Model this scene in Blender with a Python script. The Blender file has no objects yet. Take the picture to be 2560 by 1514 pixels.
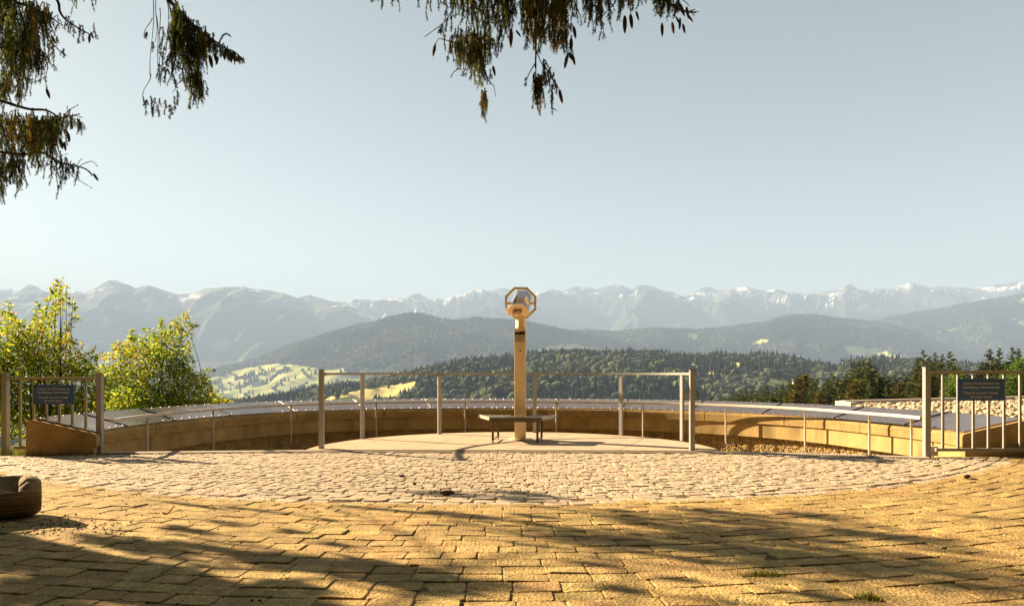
HAZE = 2.2e-4
HAZECOL = (.345, .45, .66, 1)
SKY, SUN, EXPO = .05, 5.0, 2.48
AIR, DUST, OZONE, ALT = .55, .7, .6, 2500
SKYTINT = (1.80, 1.33, .74)
SUNCOL = (1.0, .80, .52)
import bpy, bmesh, math, random
import numpy as np
from mathutils import Vector, Matrix

random.seed(7)
rng = np.random.default_rng(11)
PI = math.pi
F = 1750.0            # focal length in pixels of the 2560 wide photograph
HZ = 931.0            # the level line of sight in that photograph
CAMZ = 0.95
SC = bpy.context.scene
COL = SC.collection

def W(px, py, d):
    """a point seen at (px, py), d metres ahead"""
    return np.array([(px - 1280.0) / F * d, d, CAMZ - (py - HZ) / F * d])

def G(px, py, z=0.0):
    """the point of height z seen at (px, py)"""
    d = (CAMZ - z) * F / (py - HZ)
    return np.array([(px - 1280.0) / F * d, d, z])

# ------------------------------------------------------------------ noise
def _hash(ix, iy, seed):
    h = (ix.astype(np.int64) * 374761393 + iy.astype(np.int64) * 668265263 + seed * 974634777) & 0xffffffff
    h = ((h ^ (h >> 13)) * 1274126177) & 0xffffffff
    return ((h ^ (h >> 16)) & 0xffff) / 65535.0

def vnoise(x, y, seed=0):
    x = np.asarray(x, float); y = np.asarray(y, float)
    ix = np.floor(x); iy = np.floor(y)
    fx = x - ix; fy = y - iy
    fx = fx * fx * (3 - 2 * fx); fy = fy * fy * (3 - 2 * fy)
    a = _hash(ix, iy, seed); b = _hash(ix + 1, iy, seed)
    c = _hash(ix, iy + 1, seed); d = _hash(ix + 1, iy + 1, seed)
    return (a + (b - a) * fx) * (1 - fy) + (c + (d - c) * fx) * fy

def fbm(x, y, oct=4, seed=0):
    s = 0.0; a = 0.5; t = 0.0
    for o in range(oct):
        s = s + a * vnoise(np.asarray(x) * 2 ** o, np.asarray(y) * 2 ** o, seed + o * 17)
        t += a; a *= 0.55
    return s / t

def inpoly(px, py, poly):
    px = np.asarray(px, float); py = np.asarray(py, float)
    inside = np.zeros(px.shape, bool)
    n = len(poly)
    for i in range(n):
        x0, y0 = poly[i]; x1, y1 = poly[(i + 1) % n]
        if y0 == y1: continue
        c = ((y0 > py) != (y1 > py)) & (px < (x1 - x0) * (py - y0) / (y1 - y0) + x0)
        inside ^= c
    return inside

# ------------------------------------------------------------------ mesh building
def org(o):
    while o.parent is not None: o = o.parent
    return np.array(o.location)

class MB:
    def __init__(s):
        s.V = []; s.n = 0; s.F = []; s.C = []
    def add(s, v, *faces, col=None):
        v = np.asarray(v, float).reshape(-1, 3)
        s.V.append(v)
        for f in faces:
            if isinstance(f, np.ndarray): s.F.append(f.astype(np.int64) + s.n)
            else:
                by = {}
                for q in f: by.setdefault(len(q), []).append(q)
                for k, qs in by.items(): s.F.append(np.array(qs, np.int64) + s.n)
        if col is not None:
            c = np.asarray(col, float)
            if c.ndim == 1: c = np.tile(c, (len(v), 1))
            s.C.append(c)
        s.n += len(v)
    def grid(s, P, closed_u=False, closed_v=False, col=None):
        nu, nv = P.shape[:2]
        idx = np.arange(nu * nv).reshape(nu, nv)
        if closed_u: idx = np.vstack([idx, idx[:1]])
        if closed_v: idx = np.hstack([idx, idx[:, :1]])
        q = np.stack([idx[:-1, :-1], idx[1:, :-1], idx[1:, 1:], idx[:-1, 1:]], -1).reshape(-1, 4)
        s.add(P.reshape(-1, 3), q, col=None if col is None else col.reshape(-1, 3))
    def box(s, c, size, rz=0.0, rx=0.0, ry=0.0, bevel=0.0):
        bm = bmesh.new()
        bmesh.ops.create_cube(bm, size=1.0)
        for v in bm.verts: v.co = Vector((v.co.x * size[0], v.co.y * size[1], v.co.z * size[2]))
        if bevel > 0:
            bmesh.ops.bevel(bm, geom=list(bm.edges), offset=bevel, segments=2, affect='EDGES', profile=0.6)
        M = Matrix.Translation(Vector(c)) @ Matrix.Rotation(rz, 4, 'Z') @ Matrix.Rotation(ry, 4, 'Y') @ Matrix.Rotation(rx, 4, 'X')
        s.frombm(bm, M)
    def frombm(s, bm, M=None):
        bm.verts.index_update()
        v = [(M @ q.co if M else q.co)[:] for q in bm.verts]
        f = [tuple(x.index for x in p.verts) for p in bm.faces]
        s.add(v, f); bm.free()
    def tube(s, pts, rad, k=8, cap=True, up=None, prof=None):
        """sweep a round (or prof: list of (a, b)) section along pts"""
        P = np.asarray(pts, float); n = len(P)
        r = np.broadcast_to(np.asarray(rad, float), (n,))
        T = np.gradient(P, axis=0); T /= np.linalg.norm(T, axis=1)[:, None] + 1e-12
        ref = np.array([0, 0, 1.0]) if up is None else np.asarray(up, float)
        if up is None and abs(T[0] @ ref) > 0.95: ref = np.array([1.0, 0, 0])
        A = np.cross(T, ref); bad = np.linalg.norm(A, axis=1) < 1e-3
        A[bad] = np.cross(T[bad], np.array([0.3, 0.9, 0.2]))
        A /= np.linalg.norm(A, axis=1)[:, None] + 1e-12
        B = np.cross(A, T)
        if prof is None:
            th = np.linspace(0, 2 * PI, k, endpoint=False)
            pr = np.stack([np.cos(th), np.sin(th)], 1)
        else: pr = np.asarray(prof, float); k = len(pr)
        Q = P[:, None, :] + r[:, None, None] * (A[:, None, :] * pr[None, :, 0, None] + B[:, None, :] * pr[None, :, 1, None])
        base = s.n
        s.grid(Q, closed_v=True)
        if cap:
            s.F.append(np.array([list(range(k))[::-1]], np.int64) + base)
            s.F.append(np.array([list(range(k))], np.int64) + base + (n - 1) * k)
    def lathe(s, prof, c, k=16, axis=None):
        """prof: (radius, height) pairs"""
        pr = np.asarray(prof, float)
        th = np.linspace(0, 2 * PI, k, endpoint=False)
        P = np.stack([pr[:, 0, None] * np.cos(th), pr[:, 0, None] * np.sin(th), np.repeat(pr[:, 1, None], k, 1)], -1)
        if axis is not None:
            R = np.array(Vector((0, 0, 1)).rotation_difference(Vector(axis)).to_matrix())
            P = P @ R.T
        base = s.n
        s.grid(P + np.asarray(c, float), closed_v=True)
        s.F.append(np.array([list(range(k))[::-1]], np.int64) + base)
        s.F.append(np.array([list(range(k))], np.int64) + base + (len(pr) - 1) * k)
    def prism(s, poly, z0, z1, z1f=None):
        n = len(poly)
        v = [(x, y, z0) for x, y in poly] + [(x, y, z1 if z1f is None else z1f(x, y)) for x, y in poly]
        f = [tuple(range(n))[::-1], tuple(range(n, 2 * n))] + [(i, (i + 1) % n, n + (i + 1) % n, n + i) for i in range(n)]
        s.add(v, f)
    def build(s, name, mat, parent=None, smooth=False):
        V = np.concatenate(s.V) if s.V else np.zeros((0, 3))
        if parent is not None: V = V - org(parent)
        me = bpy.data.meshes.new(name)
        me.vertices.add(len(V)); me.vertices.foreach_set('co', V.astype(np.float32).ravel())
        sizes = np.concatenate([np.full(len(f), f.shape[1]) for f in s.F])
        loops = np.concatenate([f.ravel() for f in s.F])
        me.loops.add(len(loops)); me.loops.foreach_set('vertex_index', loops.astype(np.int32))
        me.polygons.add(len(sizes))
        st = np.concatenate([[0], np.cumsum(sizes)[:-1]])
        me.polygons.foreach_set('loop_start', st.astype(np.int32))
        me.polygons.foreach_set('loop_total', sizes.astype(np.int32))
        me.polygons.foreach_set('use_smooth', np.full(len(sizes), smooth))
        me.update(calc_edges=True)
        if s.C:
            c = np.concatenate(s.C)
            a = me.color_attributes.new('Col', 'FLOAT_COLOR', 'POINT')
            a.data.foreach_set('color', np.hstack([c, np.ones((len(c), 1))]).astype(np.float32).ravel())
        o = bpy.data.objects.new(name, me)
        COL.objects.link(o)
        if mat is not None: me.materials.append(mat)
        if parent is not None: o.parent = parent
        return o

def tag(o, label=None, cat=None, group=None, kind=None):
    if label: o['label'] = label
    if cat: o['category'] = cat
    if group: o['group'] = group
    if kind: o['kind'] = kind
    return o

def thing(name, label, cat, loc=(0, 0, 0), group=None):
    o = bpy.data.objects.new(name, None)
    o.empty_display_size = 0.2
    o.location = [float(q) for q in loc]
    COL.objects.link(o)
    return tag(o, label, cat, group)

def copy_tree(o, parent=None):
    c = o.copy(); COL.objects.link(c)
    if parent is not None: c.parent = parent
    for ch in list(o.children): copy_tree(ch, c)
    return c

def spline(pts, n):
    """Catmull-Rom through pts"""
    P = np.asarray(pts, float)
    P = np.vstack([2 * P[0] - P[1], P, 2 * P[-1] - P[-2]])
    m = len(P) - 3
    u = np.linspace(0, m - 1e-9, n); i = u.astype(int); t = (u - i)[:, None]
    a, b, c, d = P[i], P[i + 1], P[i + 2], P[i + 3]
    return 0.5 * (2 * b + (c - a) * t + (2 * a - 5 * b + 4 * c - d) * t ** 2 + (3 * b - a - 3 * c + d) * t ** 3)

# ------------------------------------------------------------------ materials
def mat(name, color=(.5, .5, .5), rough=.7, metal=0.0, var=.18, scale=6.0, bump=0.0, bscale=80.0, attr=False, trans=0.0,
        spec=.4, stain=None, stain_scale=2.0, stain_amt=.5, stretch=None, detail=6.0, speck=None, speck_scale=250.0):
    m = bpy.data.materials.new(name); m.use_nodes = True
    N, L = m.node_tree.nodes, m.node_tree.links
    N.clear()
    out = N.new('ShaderNodeOutputMaterial'); b = N.new('ShaderNodeBsdfPrincipled')
    tc = N.new('ShaderNodeTexCoord'); vec = tc.outputs['Object']
    if stretch:
        mp = N.new('ShaderNodeMapping'); mp.inputs['Scale'].default_value = stretch
        L.new(vec, mp.inputs['Vector']); vec = mp.outputs['Vector']
    nz = N.new('ShaderNodeTexNoise'); nz.inputs['Scale'].default_value = scale; nz.inputs['Detail'].default_value = detail
    nz.inputs['Roughness'].default_value = .62
    L.new(vec, nz.inputs['Vector'])
    mr = N.new('ShaderNodeMapRange')
    mr.inputs['From Min'].default_value = .3; mr.inputs['From Max'].default_value = .7
    mr.inputs['To Min'].default_value = 1 - var; mr.inputs['To Max'].default_value = 1 + var
    L.new(nz.outputs['Fac'], mr.inputs['Value'])
    mul = N.new('ShaderNodeVectorMath'); mul.operation = 'SCALE'
    if attr:
        at = N.new('ShaderNodeAttribute'); at.attribute_name = 'Col'; L.new(at.outputs['Color'], mul.inputs[0])
    else: mul.inputs[0].default_value = color
    L.new(mr.outputs['Result'], mul.inputs['Scale'])
    colr = mul.outputs['Vector']
    if stain is not None:
        n2 = N.new('ShaderNodeTexNoise'); n2.inputs['Scale'].default_value = stain_scale; n2.inputs['Detail'].default_value = 8
        L.new(vec, n2.inputs['Vector'])
        r2 = N.new('ShaderNodeMapRange'); r2.inputs['From Min'].default_value = .5; r2.inputs['From Max'].default_value = .72
        r2.inputs['To Min'].default_value = 0; r2.inputs['To Max'].default_value = stain_amt
        L.new(n2.outputs['Fac'], r2.inputs['Value'])
        mx = N.new('ShaderNodeMix'); mx.data_type = 'RGBA'
        L.new(r2.outputs['Result'], mx.inputs['Factor']); L.new(colr, mx.inputs[6]); mx.inputs[7].default_value = (*stain, 1)
        colr = mx.outputs[2]
    if speck is not None:
        vo = N.new('ShaderNodeTexVoronoi'); vo.inputs['Scale'].default_value = speck_scale
        L.new(tc.outputs['Object'], vo.inputs['Vector'])
        hs = N.new('ShaderNodeSeparateColor'); L.new(vo.outputs['Color'], hs.inputs['Color'])
        r3 = N.new('ShaderNodeMapRange'); r3.inputs['From Min'].default_value = .55; r3.inputs['From Max'].default_value = 1
        r3.inputs['To Min'].default_value = 0; r3.inputs['To Max'].default_value = .75
        L.new(hs.outputs['Red'], r3.inputs['Value'])
        mx = N.new('ShaderNodeMix'); mx.data_type = 'RGBA'
        L.new(r3.outputs['Result'], mx.inputs['Factor']); L.new(colr, mx.inputs[6]); mx.inputs[7].default_value = (*speck, 1)
        colr = mx.outputs[2]
    L.new(colr, b.inputs['Base Color'])
    b.inputs['Roughness'].default_value = rough; b.inputs['Metallic'].default_value = metal
    b.inputs['Specular IOR Level'].default_value = spec
    if bump > 0:
        n3 = N.new('ShaderNodeTexNoise'); n3.inputs['Scale'].default_value = bscale; n3.inputs['Detail'].default_value = 5
        L.new(vec, n3.inputs['Vector'])
        bp = N.new('ShaderNodeBump'); bp.inputs['Strength'].default_value = 1.0; bp.inputs['Distance'].default_value = bump
        L.new(n3.outputs['Fac'], bp.inputs['Height']); L.new(bp.outputs['Normal'], b.inputs['Normal'])
    res = b.outputs['BSDF']
    if trans > 0:
        tr = N.new('ShaderNodeBsdfTranslucent'); L.new(colr, tr.inputs['Color'])
        ms = N.new('ShaderNodeMixShader'); ms.inputs['Fac'].default_value = trans
        L.new(res, ms.inputs[1]); L.new(tr.outputs['BSDF'], ms.inputs[2]); res = ms.outputs['Shader']
    L.new(res, out.inputs['Surface'])
    return m

M = {}
M['terrain'] = mat('terrain_cover', attr=True, rough=.95, var=.25, scale=.02, spec=.1)
M['forest'] = mat('far_trees', attr=True, rough=.95, var=.12, scale=.05, spec=.1)
M['soil'] = mat('soil_grass', (.10, .10, .04), rough=.95, var=.4, scale=3, bump=.03, bscale=20, spec=.1)
M['paver'] = mat('tan_block', attr=True, rough=.9, var=.36, scale=10, bump=.012, bscale=70, spec=.2, stain=(.20, .14, .05), stain_scale=1.6, stain_amt=.5, speck=(.20, .135, .06), speck_scale=120)
M['sett'] = mat('granite_sett', attr=True, rough=.85, var=.2, scale=14, bump=.012, bscale=70, spec=.25, speck=(.34, .27, .2), speck_scale=130)
M['joint'] = mat('joint_sand', (.13, .09, .045), rough=.95, var=.4, scale=5, bump=.006, bscale=60, spec=.1, stain=(.10, .11, .03), stain_scale=.9, stain_amt=.6)
M['slab'] = mat('platform_concrete', (.50, .365, .26), rough=1.0, var=.12, scale=4, bump=.0015, bscale=120, spec=0, stain=(.42, .31, .19), stain_scale=2.2, stain_amt=.55)
M['edge'] = mat('edge_concrete', (.50, .41, .32), rough=.8, var=.12, scale=8, bump=.001, bscale=120)
M['rust'] = mat('rusty_steel', (.16, .07, .035), rough=.85, var=.35, scale=20)
M['dark'] = mat('dark_gap', (.015, .013, .01), rough=.9, var=.2)
M['concrete'] = mat('wall_concrete', (.38, .255, .10), rough=.88, var=.22, scale=3, bump=.0015, bscale=70, spec=.25, stain=(.13, .09, .035), stain_scale=2.2, stain_amt=.75, stretch=(1.5, 1.5, .6))
M['rough'] = mat('exposed_aggregate', (.36, .235, .085), rough=.9, var=.24, scale=5, bump=.012, bscale=85, spec=.25, stain=(.14, .10, .045), stain_scale=1.6, stain_amt=.5, speck=(.20, .13, .055), speck_scale=95)
M['dash'] = mat('pebble_dash', (.36, .25, .10), rough=.9, var=.3, scale=8, bump=.04, bscale=32, spec=.2)
M['copper'] = mat('dark_copper', (.37, .265, .215), rough=.30, metal=.9, var=.22, scale=4, bump=.0008, bscale=18, spec=.5, stain=(.30, .20, .15), stain_scale=1.1, stain_amt=.6)
M['bolt'] = mat('bolt_metal', (.5, .5, .5), rough=.35, metal=.9, var=.1)
M['batten'] = mat('dark_seam', (.035, .04, .05), rough=.5, var=.2)
M['paint'] = mat('painted_steel', (.275, .265, .245), rough=.5, var=.10, scale=7, bump=.0004, bscale=60, spec=.45, stain=(.36, .32, .26), stain_scale=6, stain_amt=.5)
M['paint_olive'] = mat('olive_painted_steel', (.31, .285, .19), rough=.55, var=.12, scale=7, bump=.0004, bscale=60, spec=.4, stain=(.26, .24, .15), stain_scale=7, stain_amt=.6)  # olive tinted paint for the rails and bars of the left gate
M['handrail'] = mat('handrail_steel', (.55, .49, .42), rough=.4, var=.12, scale=9, spec=.5)
M['sign'] = mat('blue_enamel', (.04, .10, .30), rough=.45, var=.1, scale=6, spec=.5)
M['letters'] = mat('white_letters', (.62, .62, .62), rough=.5, var=.05)
M['steel'] = mat('bounce_gold_steel', (.92, .71, .42), rough=.34, metal=.12, var=.06, scale=12, spec=.5, stretch=(1, 1, .15))  # steel tinted gold: light bounced off the paving put into its colour
M['bronze'] = mat('worn_bronze', (.34, .23, .11), rough=.35, metal=.6, var=.1)
M['chrome'] = mat('brushed_head_steel', (.46, .46, .48), rough=.24, metal=.95, var=.05, scale=10)
M['steel_dark'] = mat('dark_steel', (.10, .085, .06), rough=.45, metal=.6, var=.2, scale=10)
M['black'] = mat('black_plastic', (.012, .012, .012), rough=.3, var=.1)
M['glass'] = mat('lens_glass', (.02, .02, .03), rough=.06, var=.02, spec=.8)
M['plate'] = mat('info_plate', (.55, .46, .30), rough=.4, metal=.4, var=.05)
M['bench'] = mat('bench_steel', (.11, .09, .06), rough=.5, metal=.5, var=.25, scale=14)
M['bench_lit'] = mat('lit_bench_steel', (.42, .36, .30), rough=.5, metal=.4, var=.15, scale=14)  # paler copy of the bench steel; light on the ends put into colour
M['wood'] = mat('weathered_log', attr=True, rough=.9, var=.25, scale=14, bump=.006, bscale=60, spec=.15, stain=(.05, .05, .02), stain_scale=4, stain_amt=.5)
M['hollow_shade'] = mat('painted_hollow_shade', (.02, .016, .012), rough=.95, var=.3, scale=20, bump=.01, bscale=30)
M['pebble'] = mat('roof_pebble', attr=True, rough=.85, var=.15, scale=20, spec=.25)
M['needle'] = mat('spruce_needle', attr=True, rough=.75, var=.2, scale=3, trans=.42, spec=.2)
M['twig'] = mat('twig_bark', (.075, .048, .03), rough=.9, var=.3, scale=20, spec=.15)
M['bark'] = mat('spruce_bark', (.09, .055, .035), rough=.95, var=.4, scale=8, bump=.02, bscale=25, spec=.1)
M['cone'] = mat('spruce_cone', (.085, .045, .035), rough=.8, var=.35, scale=90, bump=.004, bscale=120, spec=.2)
M['leaf'] = mat('shrub_leaf', attr=True, rough=.5, var=.15, scale=5, trans=.6, spec=.35)
M['grass'] = mat('grass_blade', attr=True, rough=.7, var=.15, scale=5, trans=.4, spec=.2)
M['crown'] = mat('conifer_crown', attr=True, rough=.85, var=.25, scale=1.2, trans=.25, spec=.15)
M['white'] = mat('house_plaster', (.7, .68, .62), rough=.9, var=.05)
M['tile'] = mat('roof_tile', (.25, .12, .08), rough=.9, var=.15)
M['litter'] = mat('needle_litter', (.07, .045, .02), rough=.95, var=.5, scale=30)
# ================================================================== terrain
def kinds(o, k, label=None): return tag(o, label, None, None, k)

CX, CY = 0.12, 8.45                      # centre of the half round wall

def ground_z(x, y):
    r = np.hypot(x - CX, y - CY)
    front = np.clip((y - CY + 2.5) / 6.0, 0, 1)
    away = np.clip(r - 6.0, 0, None)
    fall = -0.30 * np.clip(away, 0, 120) - 0.16 * np.clip(away - 120, 0, 1900)
    z = -0.05 + np.maximum(fall, -398) * front - 0.03 * np.clip(away - 15, 0, 800) * (1 - front)
    return np.where(r < 5.35, -0.9, np.maximum(z, -400))

rr = np.array([0, 2.5, 5.2, 5.34, 5.42, 5.6, 6.0, 6.4, 7.3, 8.2, 9.5, 11, 13, 16, 20, 26, 34, 45, 60, 80, 110, 150, 210, 300, 420, 600, 850, 1200, 1700, 2300, 3200, 4500, 6500, 9500, 14000])
th = np.linspace(0, 2 * PI, 241)[:-1]
X = CX + rr[:, None] * np.cos(th); Y = CY + rr[:, None] * np.sin(th)
Z = ground_z(X, Y)
_k = np.array([(-180, 5.0), (-90, 5.1), (-9, 5.06), (15, 5.06), (54, 5.20), (82, 5.12), (106, 5.24), (128, 5.52), (143, 5.48), (163, 5.15), (180, 4.98)])
_wr = np.interp((np.degrees(th) + 180) % 360 - 180, _k[:, 0], _k[:, 1])
_f = np.where(rr[:, None] < 6.1, (_wr[None, :] + .06) / 5.1, 1.0)
X = CX + rr[:, None] * _f * np.cos(th); Y = CY + rr[:, None] * _f * np.sin(th)
Z = Z + np.where(rr[:, None] > 6.5, (fbm(X * .6, Y * .6, 3, 5) - .5) * np.minimum(rr[:, None] * .03, 6), 0) * (Y > 8)
m = MB()
gc = np.zeros(X.shape + (3,)); gc[...] = (.075, .085, .03)
gc[rr > 400] = (.10, .12, .05)
m.grid(np.stack([X, Y, Z], -1), closed_v=True, col=gc)
kinds(m.build('ground', M['terrain'], smooth=True), 'structure')

HILL = {}
def hill(name, prof, Dr, Dn, zb, color_fn, nu=420, nv=70, amp=60., L=500., p=1.0, seed=1, jag=1.5, fine=.15):
    prof = np.array(prof, float)
    pxs = np.linspace(-700, 3260, nu)
    py = np.interp(pxs, prof[:, 0], prof[:, 1]) + (fbm(pxs / 26., pxs * 0 + seed, 4, seed) - .5) * 2 * jag
    D_r = Dr * (1 + .10 * (fbm(pxs / 330., pxs * 0 + 3.3, 2, seed + 5) - .5))
    t = np.linspace(0, 1, nv)
    D = Dn + (D_r[:, None] - Dn) * t[None, :]
    zr = CAMZ - (py - HZ) / F * D_r
    Xh = (pxs[:, None] - 1280) / F * D
    zz = zb + (zr[:, None] - zb) * t[None, :] ** p
    env = np.sin(PI * np.clip(t, 0, 1)) ** .8
    rid = 1 - np.abs(2 * fbm(Xh / L, D / L * .8, 4, seed + 9) - 1)
    rid2 = 1 - np.abs(2 * fbm(Xh / L * 3.7 + 9, D / L * 2.6, 4, seed + 19) - 1)
    zz = zz + amp * env[None, :] * (rid * 1.6 - 1.1 + fine * (rid2 - .7))
    lim = CAMZ + (zr / D_r)[:, None] * D - (1 - t[None, :]) * Dr * .0025
    zz = np.minimum(zz, lim)
    tb = np.linspace(.03, .5, 6)
    Db = D_r[:, None] * (1 + .5 * tb[None, :]); zbk = zr[:, None] + (zb - zr[:, None]) * (tb[None, :] * 2) ** .8
    Xb = (pxs[:, None] - 1280) / F * Db
    P = np.concatenate([np.stack([Xh, D, zz], -1), np.stack([Xb, Db, zbk], -1)], 1)
    sx = 1280 + P[..., 0] / P[..., 1] * F; sy = HZ - (P[..., 2] - CAMZ) / P[..., 1] * F
    tt = np.concatenate([t, 1 + tb])[None, :] * np.ones((nu, 1))
    col = color_fn(P, sx, sy, tt, py)
    mb = MB(); mb.grid(P, col=col)
    o = mb.build(name, M['terrain'], smooth=True)
    kinds(o, 'structure')
    HILL[name] = (P, nv)
    return P

def mixc(a, b, f): return np.asarray(a) * (1 - f[..., None]) + np.asarray(b) * f[..., None]
def sstep(x, a, b):
    t = np.clip((x - a) / (b - a), 0, 1); return t * t * (3 - 2 * t)

FOREST = (.015, .023, .014); MEADOW = (.45, .46, .14); HAY = (.52, .42, .15)

near_meadows = [
    ([(775, 1008), (783, 999), (850, 986), (900, 973), (960, 966), (1043, 952), (1036, 966), (1012, 980), (985, 991), (955, 992), (900, 1006)], HAY),
    ([(1816, 903), (1860, 904), (1855, 913), (1846, 919), (1828, 914)], MEADOW), ([(1722, 903), (1746, 906), (1744, 916), (1726, 913)], MEADOW),
    ([(1771, 932), (1800, 934), (1842, 942), (1843, 948), (1810, 945), (1775, 939)], HAY), ([(1903, 948), (1960, 949), (1980, 962), (1945, 972), (1918, 960)], MEADOW),
    ([(1612, 921), (1640, 919), (1698, 925), (1692, 930), (1640, 931)], MEADOW), ([(1660, 938), (1690, 938), (1695, 945), (1668, 946)], MEADOW),
    ([(2062, 912), (2103, 911), (2104, 918), (2066, 919)], MEADOW), ([(1740, 948), (1765, 950), (1760, 956), (1742, 953)], MEADOW)]
mid1_meadows = [
    ([(1336, 879), (1345, 868), (1400, 861), (1440, 857), (1490, 871), (1480, 880), (1440, 873), (1420, 878), (1392, 890), (1365, 882)], MEADOW),
    ([(500, 950), (560, 932), (640, 914), (690, 908), (740, 911), (800, 922), (880, 918), (960, 925), (1022, 930), (1010, 948), (950, 955), (880, 968), (800, 975), (700, 985), (600, 1000), (480, 1010)], (.37, .37, .12)),
    ([(965, 915), (1000, 908), (1003, 920), (1010, 950), (960, 945)], (.37, .37, .12)), ([(1178, 882), (1192, 886), (1188, 893), (1175, 889)], MEADOW)]
mid2_meadows = [
    ([(1700, 832), (1744, 832), (1743, 851), (1704, 843)], MEADOW), ([(1873, 858), (1900, 847), (1938, 848), (1915, 857), (1890, 861)], MEADOW),
    ([(2107, 863), (2150, 866), (2216, 874), (2224, 890), (2196, 898), (2150, 890), (2122, 886)], MEADOW), ([(2218, 887), (2256, 884), (2259, 896), (2245, 909), (2221, 906)], MEADOW),
    ([(1543, 843), (1590, 840), (1599, 847), (1575, 854)], MEADOW), ([(1446, 842), (1473, 846), (1471, 854), (1450, 850)], MEADOW)]
mid3_meadows = [
    ([(2364, 826), (2400, 810), (2410, 818), (2376, 829)], MEADOW), ([(2520, 794), (2562, 802), (2562, 809), (2540, 807)], MEADOW),
    ([(2545, 748), (2570, 740), (2570, 752), (2550, 756)], MEADOW), ([(2340, 830), (2352, 826), (2352, 832), (2342, 833)], MEADOW)]

def cover(meadows, seed, scale):
    def fn(P, sx, sy, tt, py):
        n = fbm(P[..., 0] / scale, P[..., 1] / scale, 4, seed)
        c = mixc(FOREST, (.028, .038, .02), n)
        for poly, mc in meadows:
            wob = 4
            ins = inpoly(sx + (fbm(sx / 9, sy / 4, 2, seed) - .5) * wob, sy + (fbm(sx / 7, sy / 5, 2, seed + 3) - .5) * wob * .6, poly)
            k = .75 + .5 * fbm(P[..., 0] / 90, P[..., 1] / 60, 3, seed + 8)
            c = np.where(ins[..., None], np.asarray(mc) * k[..., None], c)
        return c
    return fn

def rocky(snow_w, snow_amt, seed, green=.5):
    def fn(P, sx, sy, tt, py):
        dy = sy - py[:, None]
        n = fbm(P[..., 0] / 350, P[..., 2] / 200, 5, seed)
        c = mixc((.17, .16, .13), (.04, .05, .03), sstep(n * 1.3 + dy / 250., .45, .80))
        c = mixc(c, (.17, .18, .08), sstep(fbm(P[..., 0] / 500, P[..., 1] / 420, 3, seed + 4), .56, .70) * green)
        s = fbm(P[..., 0] / 85 + P[..., 2] / 90, P[..., 2] / 32 - P[..., 0] / 260, 4, seed + 2)
        w = np.interp(sx, snow_w[:, 0], snow_w[:, 1])
        c = mixc(c, (.80, .78, .75), sstep(s + w * .10 * snow_amt - np.clip(dy - 4, 0, 99) / 190., .685, .71) * (w > .02))
        return c
    return fn

p_far = [(-700, 850), (600, 790), (700, 760), (747, 744), (774, 737), (798, 744), (829, 752.5), (860, 754), (880, 748), (911, 745.7), (928, 751), (946, 750.7), (980, 742), (1000, 745.7), (1021, 737), (1047, 731), (1059, 740), (1072, 749), (1093, 747), (1113, 750), (1134, 740), (1168, 732), (1182, 723), (1199, 719), (1220, 728.5), (1240, 723), (1257, 719), (1275, 723), (1310, 735), (1336, 730), (1357, 730), (1377, 723), (1408, 728.5), (1439, 716), (1470, 718), (1490, 722), (1511, 715), (1535, 710), (1559, 716), (1583, 725), (1593, 715), (1614, 712), (1634, 715), (1658, 727), (1682, 728.5), (1700, 737), (1714, 742), (1734, 728), (1765, 716), (1786, 721), (1803, 725), (1837, 721), (1868, 717), (1892, 723), (1912, 727), (1936, 722), (1967, 730), (1998, 732), (2029, 732), (2070, 728), (2094, 723), (2109, 718), (2113, 710), (2125, 707), (2136, 716), (2146, 724), (2180, 723), (2204, 719), (2231, 721), (2255, 713), (2276, 706), (2303, 711), (2327, 719), (2344, 715), (2371, 716), (2402, 719), (2437, 721), (2488, 711), (2515, 705), (2560, 704), (2700, 712), (3260, 740)]
snow_far = np.array([(-700, 0), (740, .3), (860, 1.2), (1100, 1.2), (1200, .6), (1340, .2), (1600, .5), (1700, .5), (1790, .8), (1930, 1.0), (2230, 1.1), (2300, .5), (2560, .3), (3260, .2)])
hill('far_mountain_range', p_far, 7600, 4900, -320, rocky(snow_far, 1.25, 21, .25), nu=1100, nv=130, amp=520, L=760, seed=3, jag=1.8, fine=.42)
p_lb = [(-700, 735), (-60, 735), (0, 725), (40, 720), (60, 715), (77, 711), (92, 716), (103, 724), (130, 737), (200, 765), (400, 820), (3260, 900)]
hill('mountain_peak', p_lb, 7000, 5600, -200, rocky(np.array([(-700, .8), (60, .8), (200, 0), (3260, 0)]), 1.0, 31, .2), nu=420, nv=40, amp=200, L=800, seed=8, jag=1.0)
p_left = [(-700, 742), (-200, 760), (0, 752), (34, 739), (70, 730), (103, 726), (123, 730), (164, 732), (192, 728), (212, 731), (233, 723), (250, 713), (271, 697), (295, 702), (319, 711), (339, 720), (367, 712.5), (387, 717), (418, 728), (445, 735), (473, 733), (493, 728), (510, 721), (555, 717), (610, 715), (624, 721), (668, 725), (713, 733), (754, 749), (788, 759), (822, 761), (860, 763), (877, 766), (905, 782), (935, 795), (966, 801), (1000, 812), (1100, 840), (1300, 870), (3260, 900)]
hill('mountain_ridge', p_left, 5600, 3500, -400, rocky(np.array([(-700, .3), (200, .3), (290, .55), (330, .1), (480, .1), (520, .45), (560, .1), (800, .05), (3260, 0)]), 1.0, 41, .8), nu=800, nv=120, amp=380, L=900, seed=14, jag=1.0, p=1.15, fine=.38)
p3 = [(-700, 935), (1800, 872), (2000, 850), (2100, 832), (2186, 807), (2234, 795), (2300, 783), (2351, 775), (2402, 766), (2454, 757), (2515, 747), (2560, 739), (2700, 715), (3260, 690)]
P_mid3 = hill('wooded_mountain', p3, 4300, 2700, -330, cover(mid3_meadows, 51, 300), nu=600, nv=90, amp=150, L=700, seed=23, jag=.8)
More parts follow.
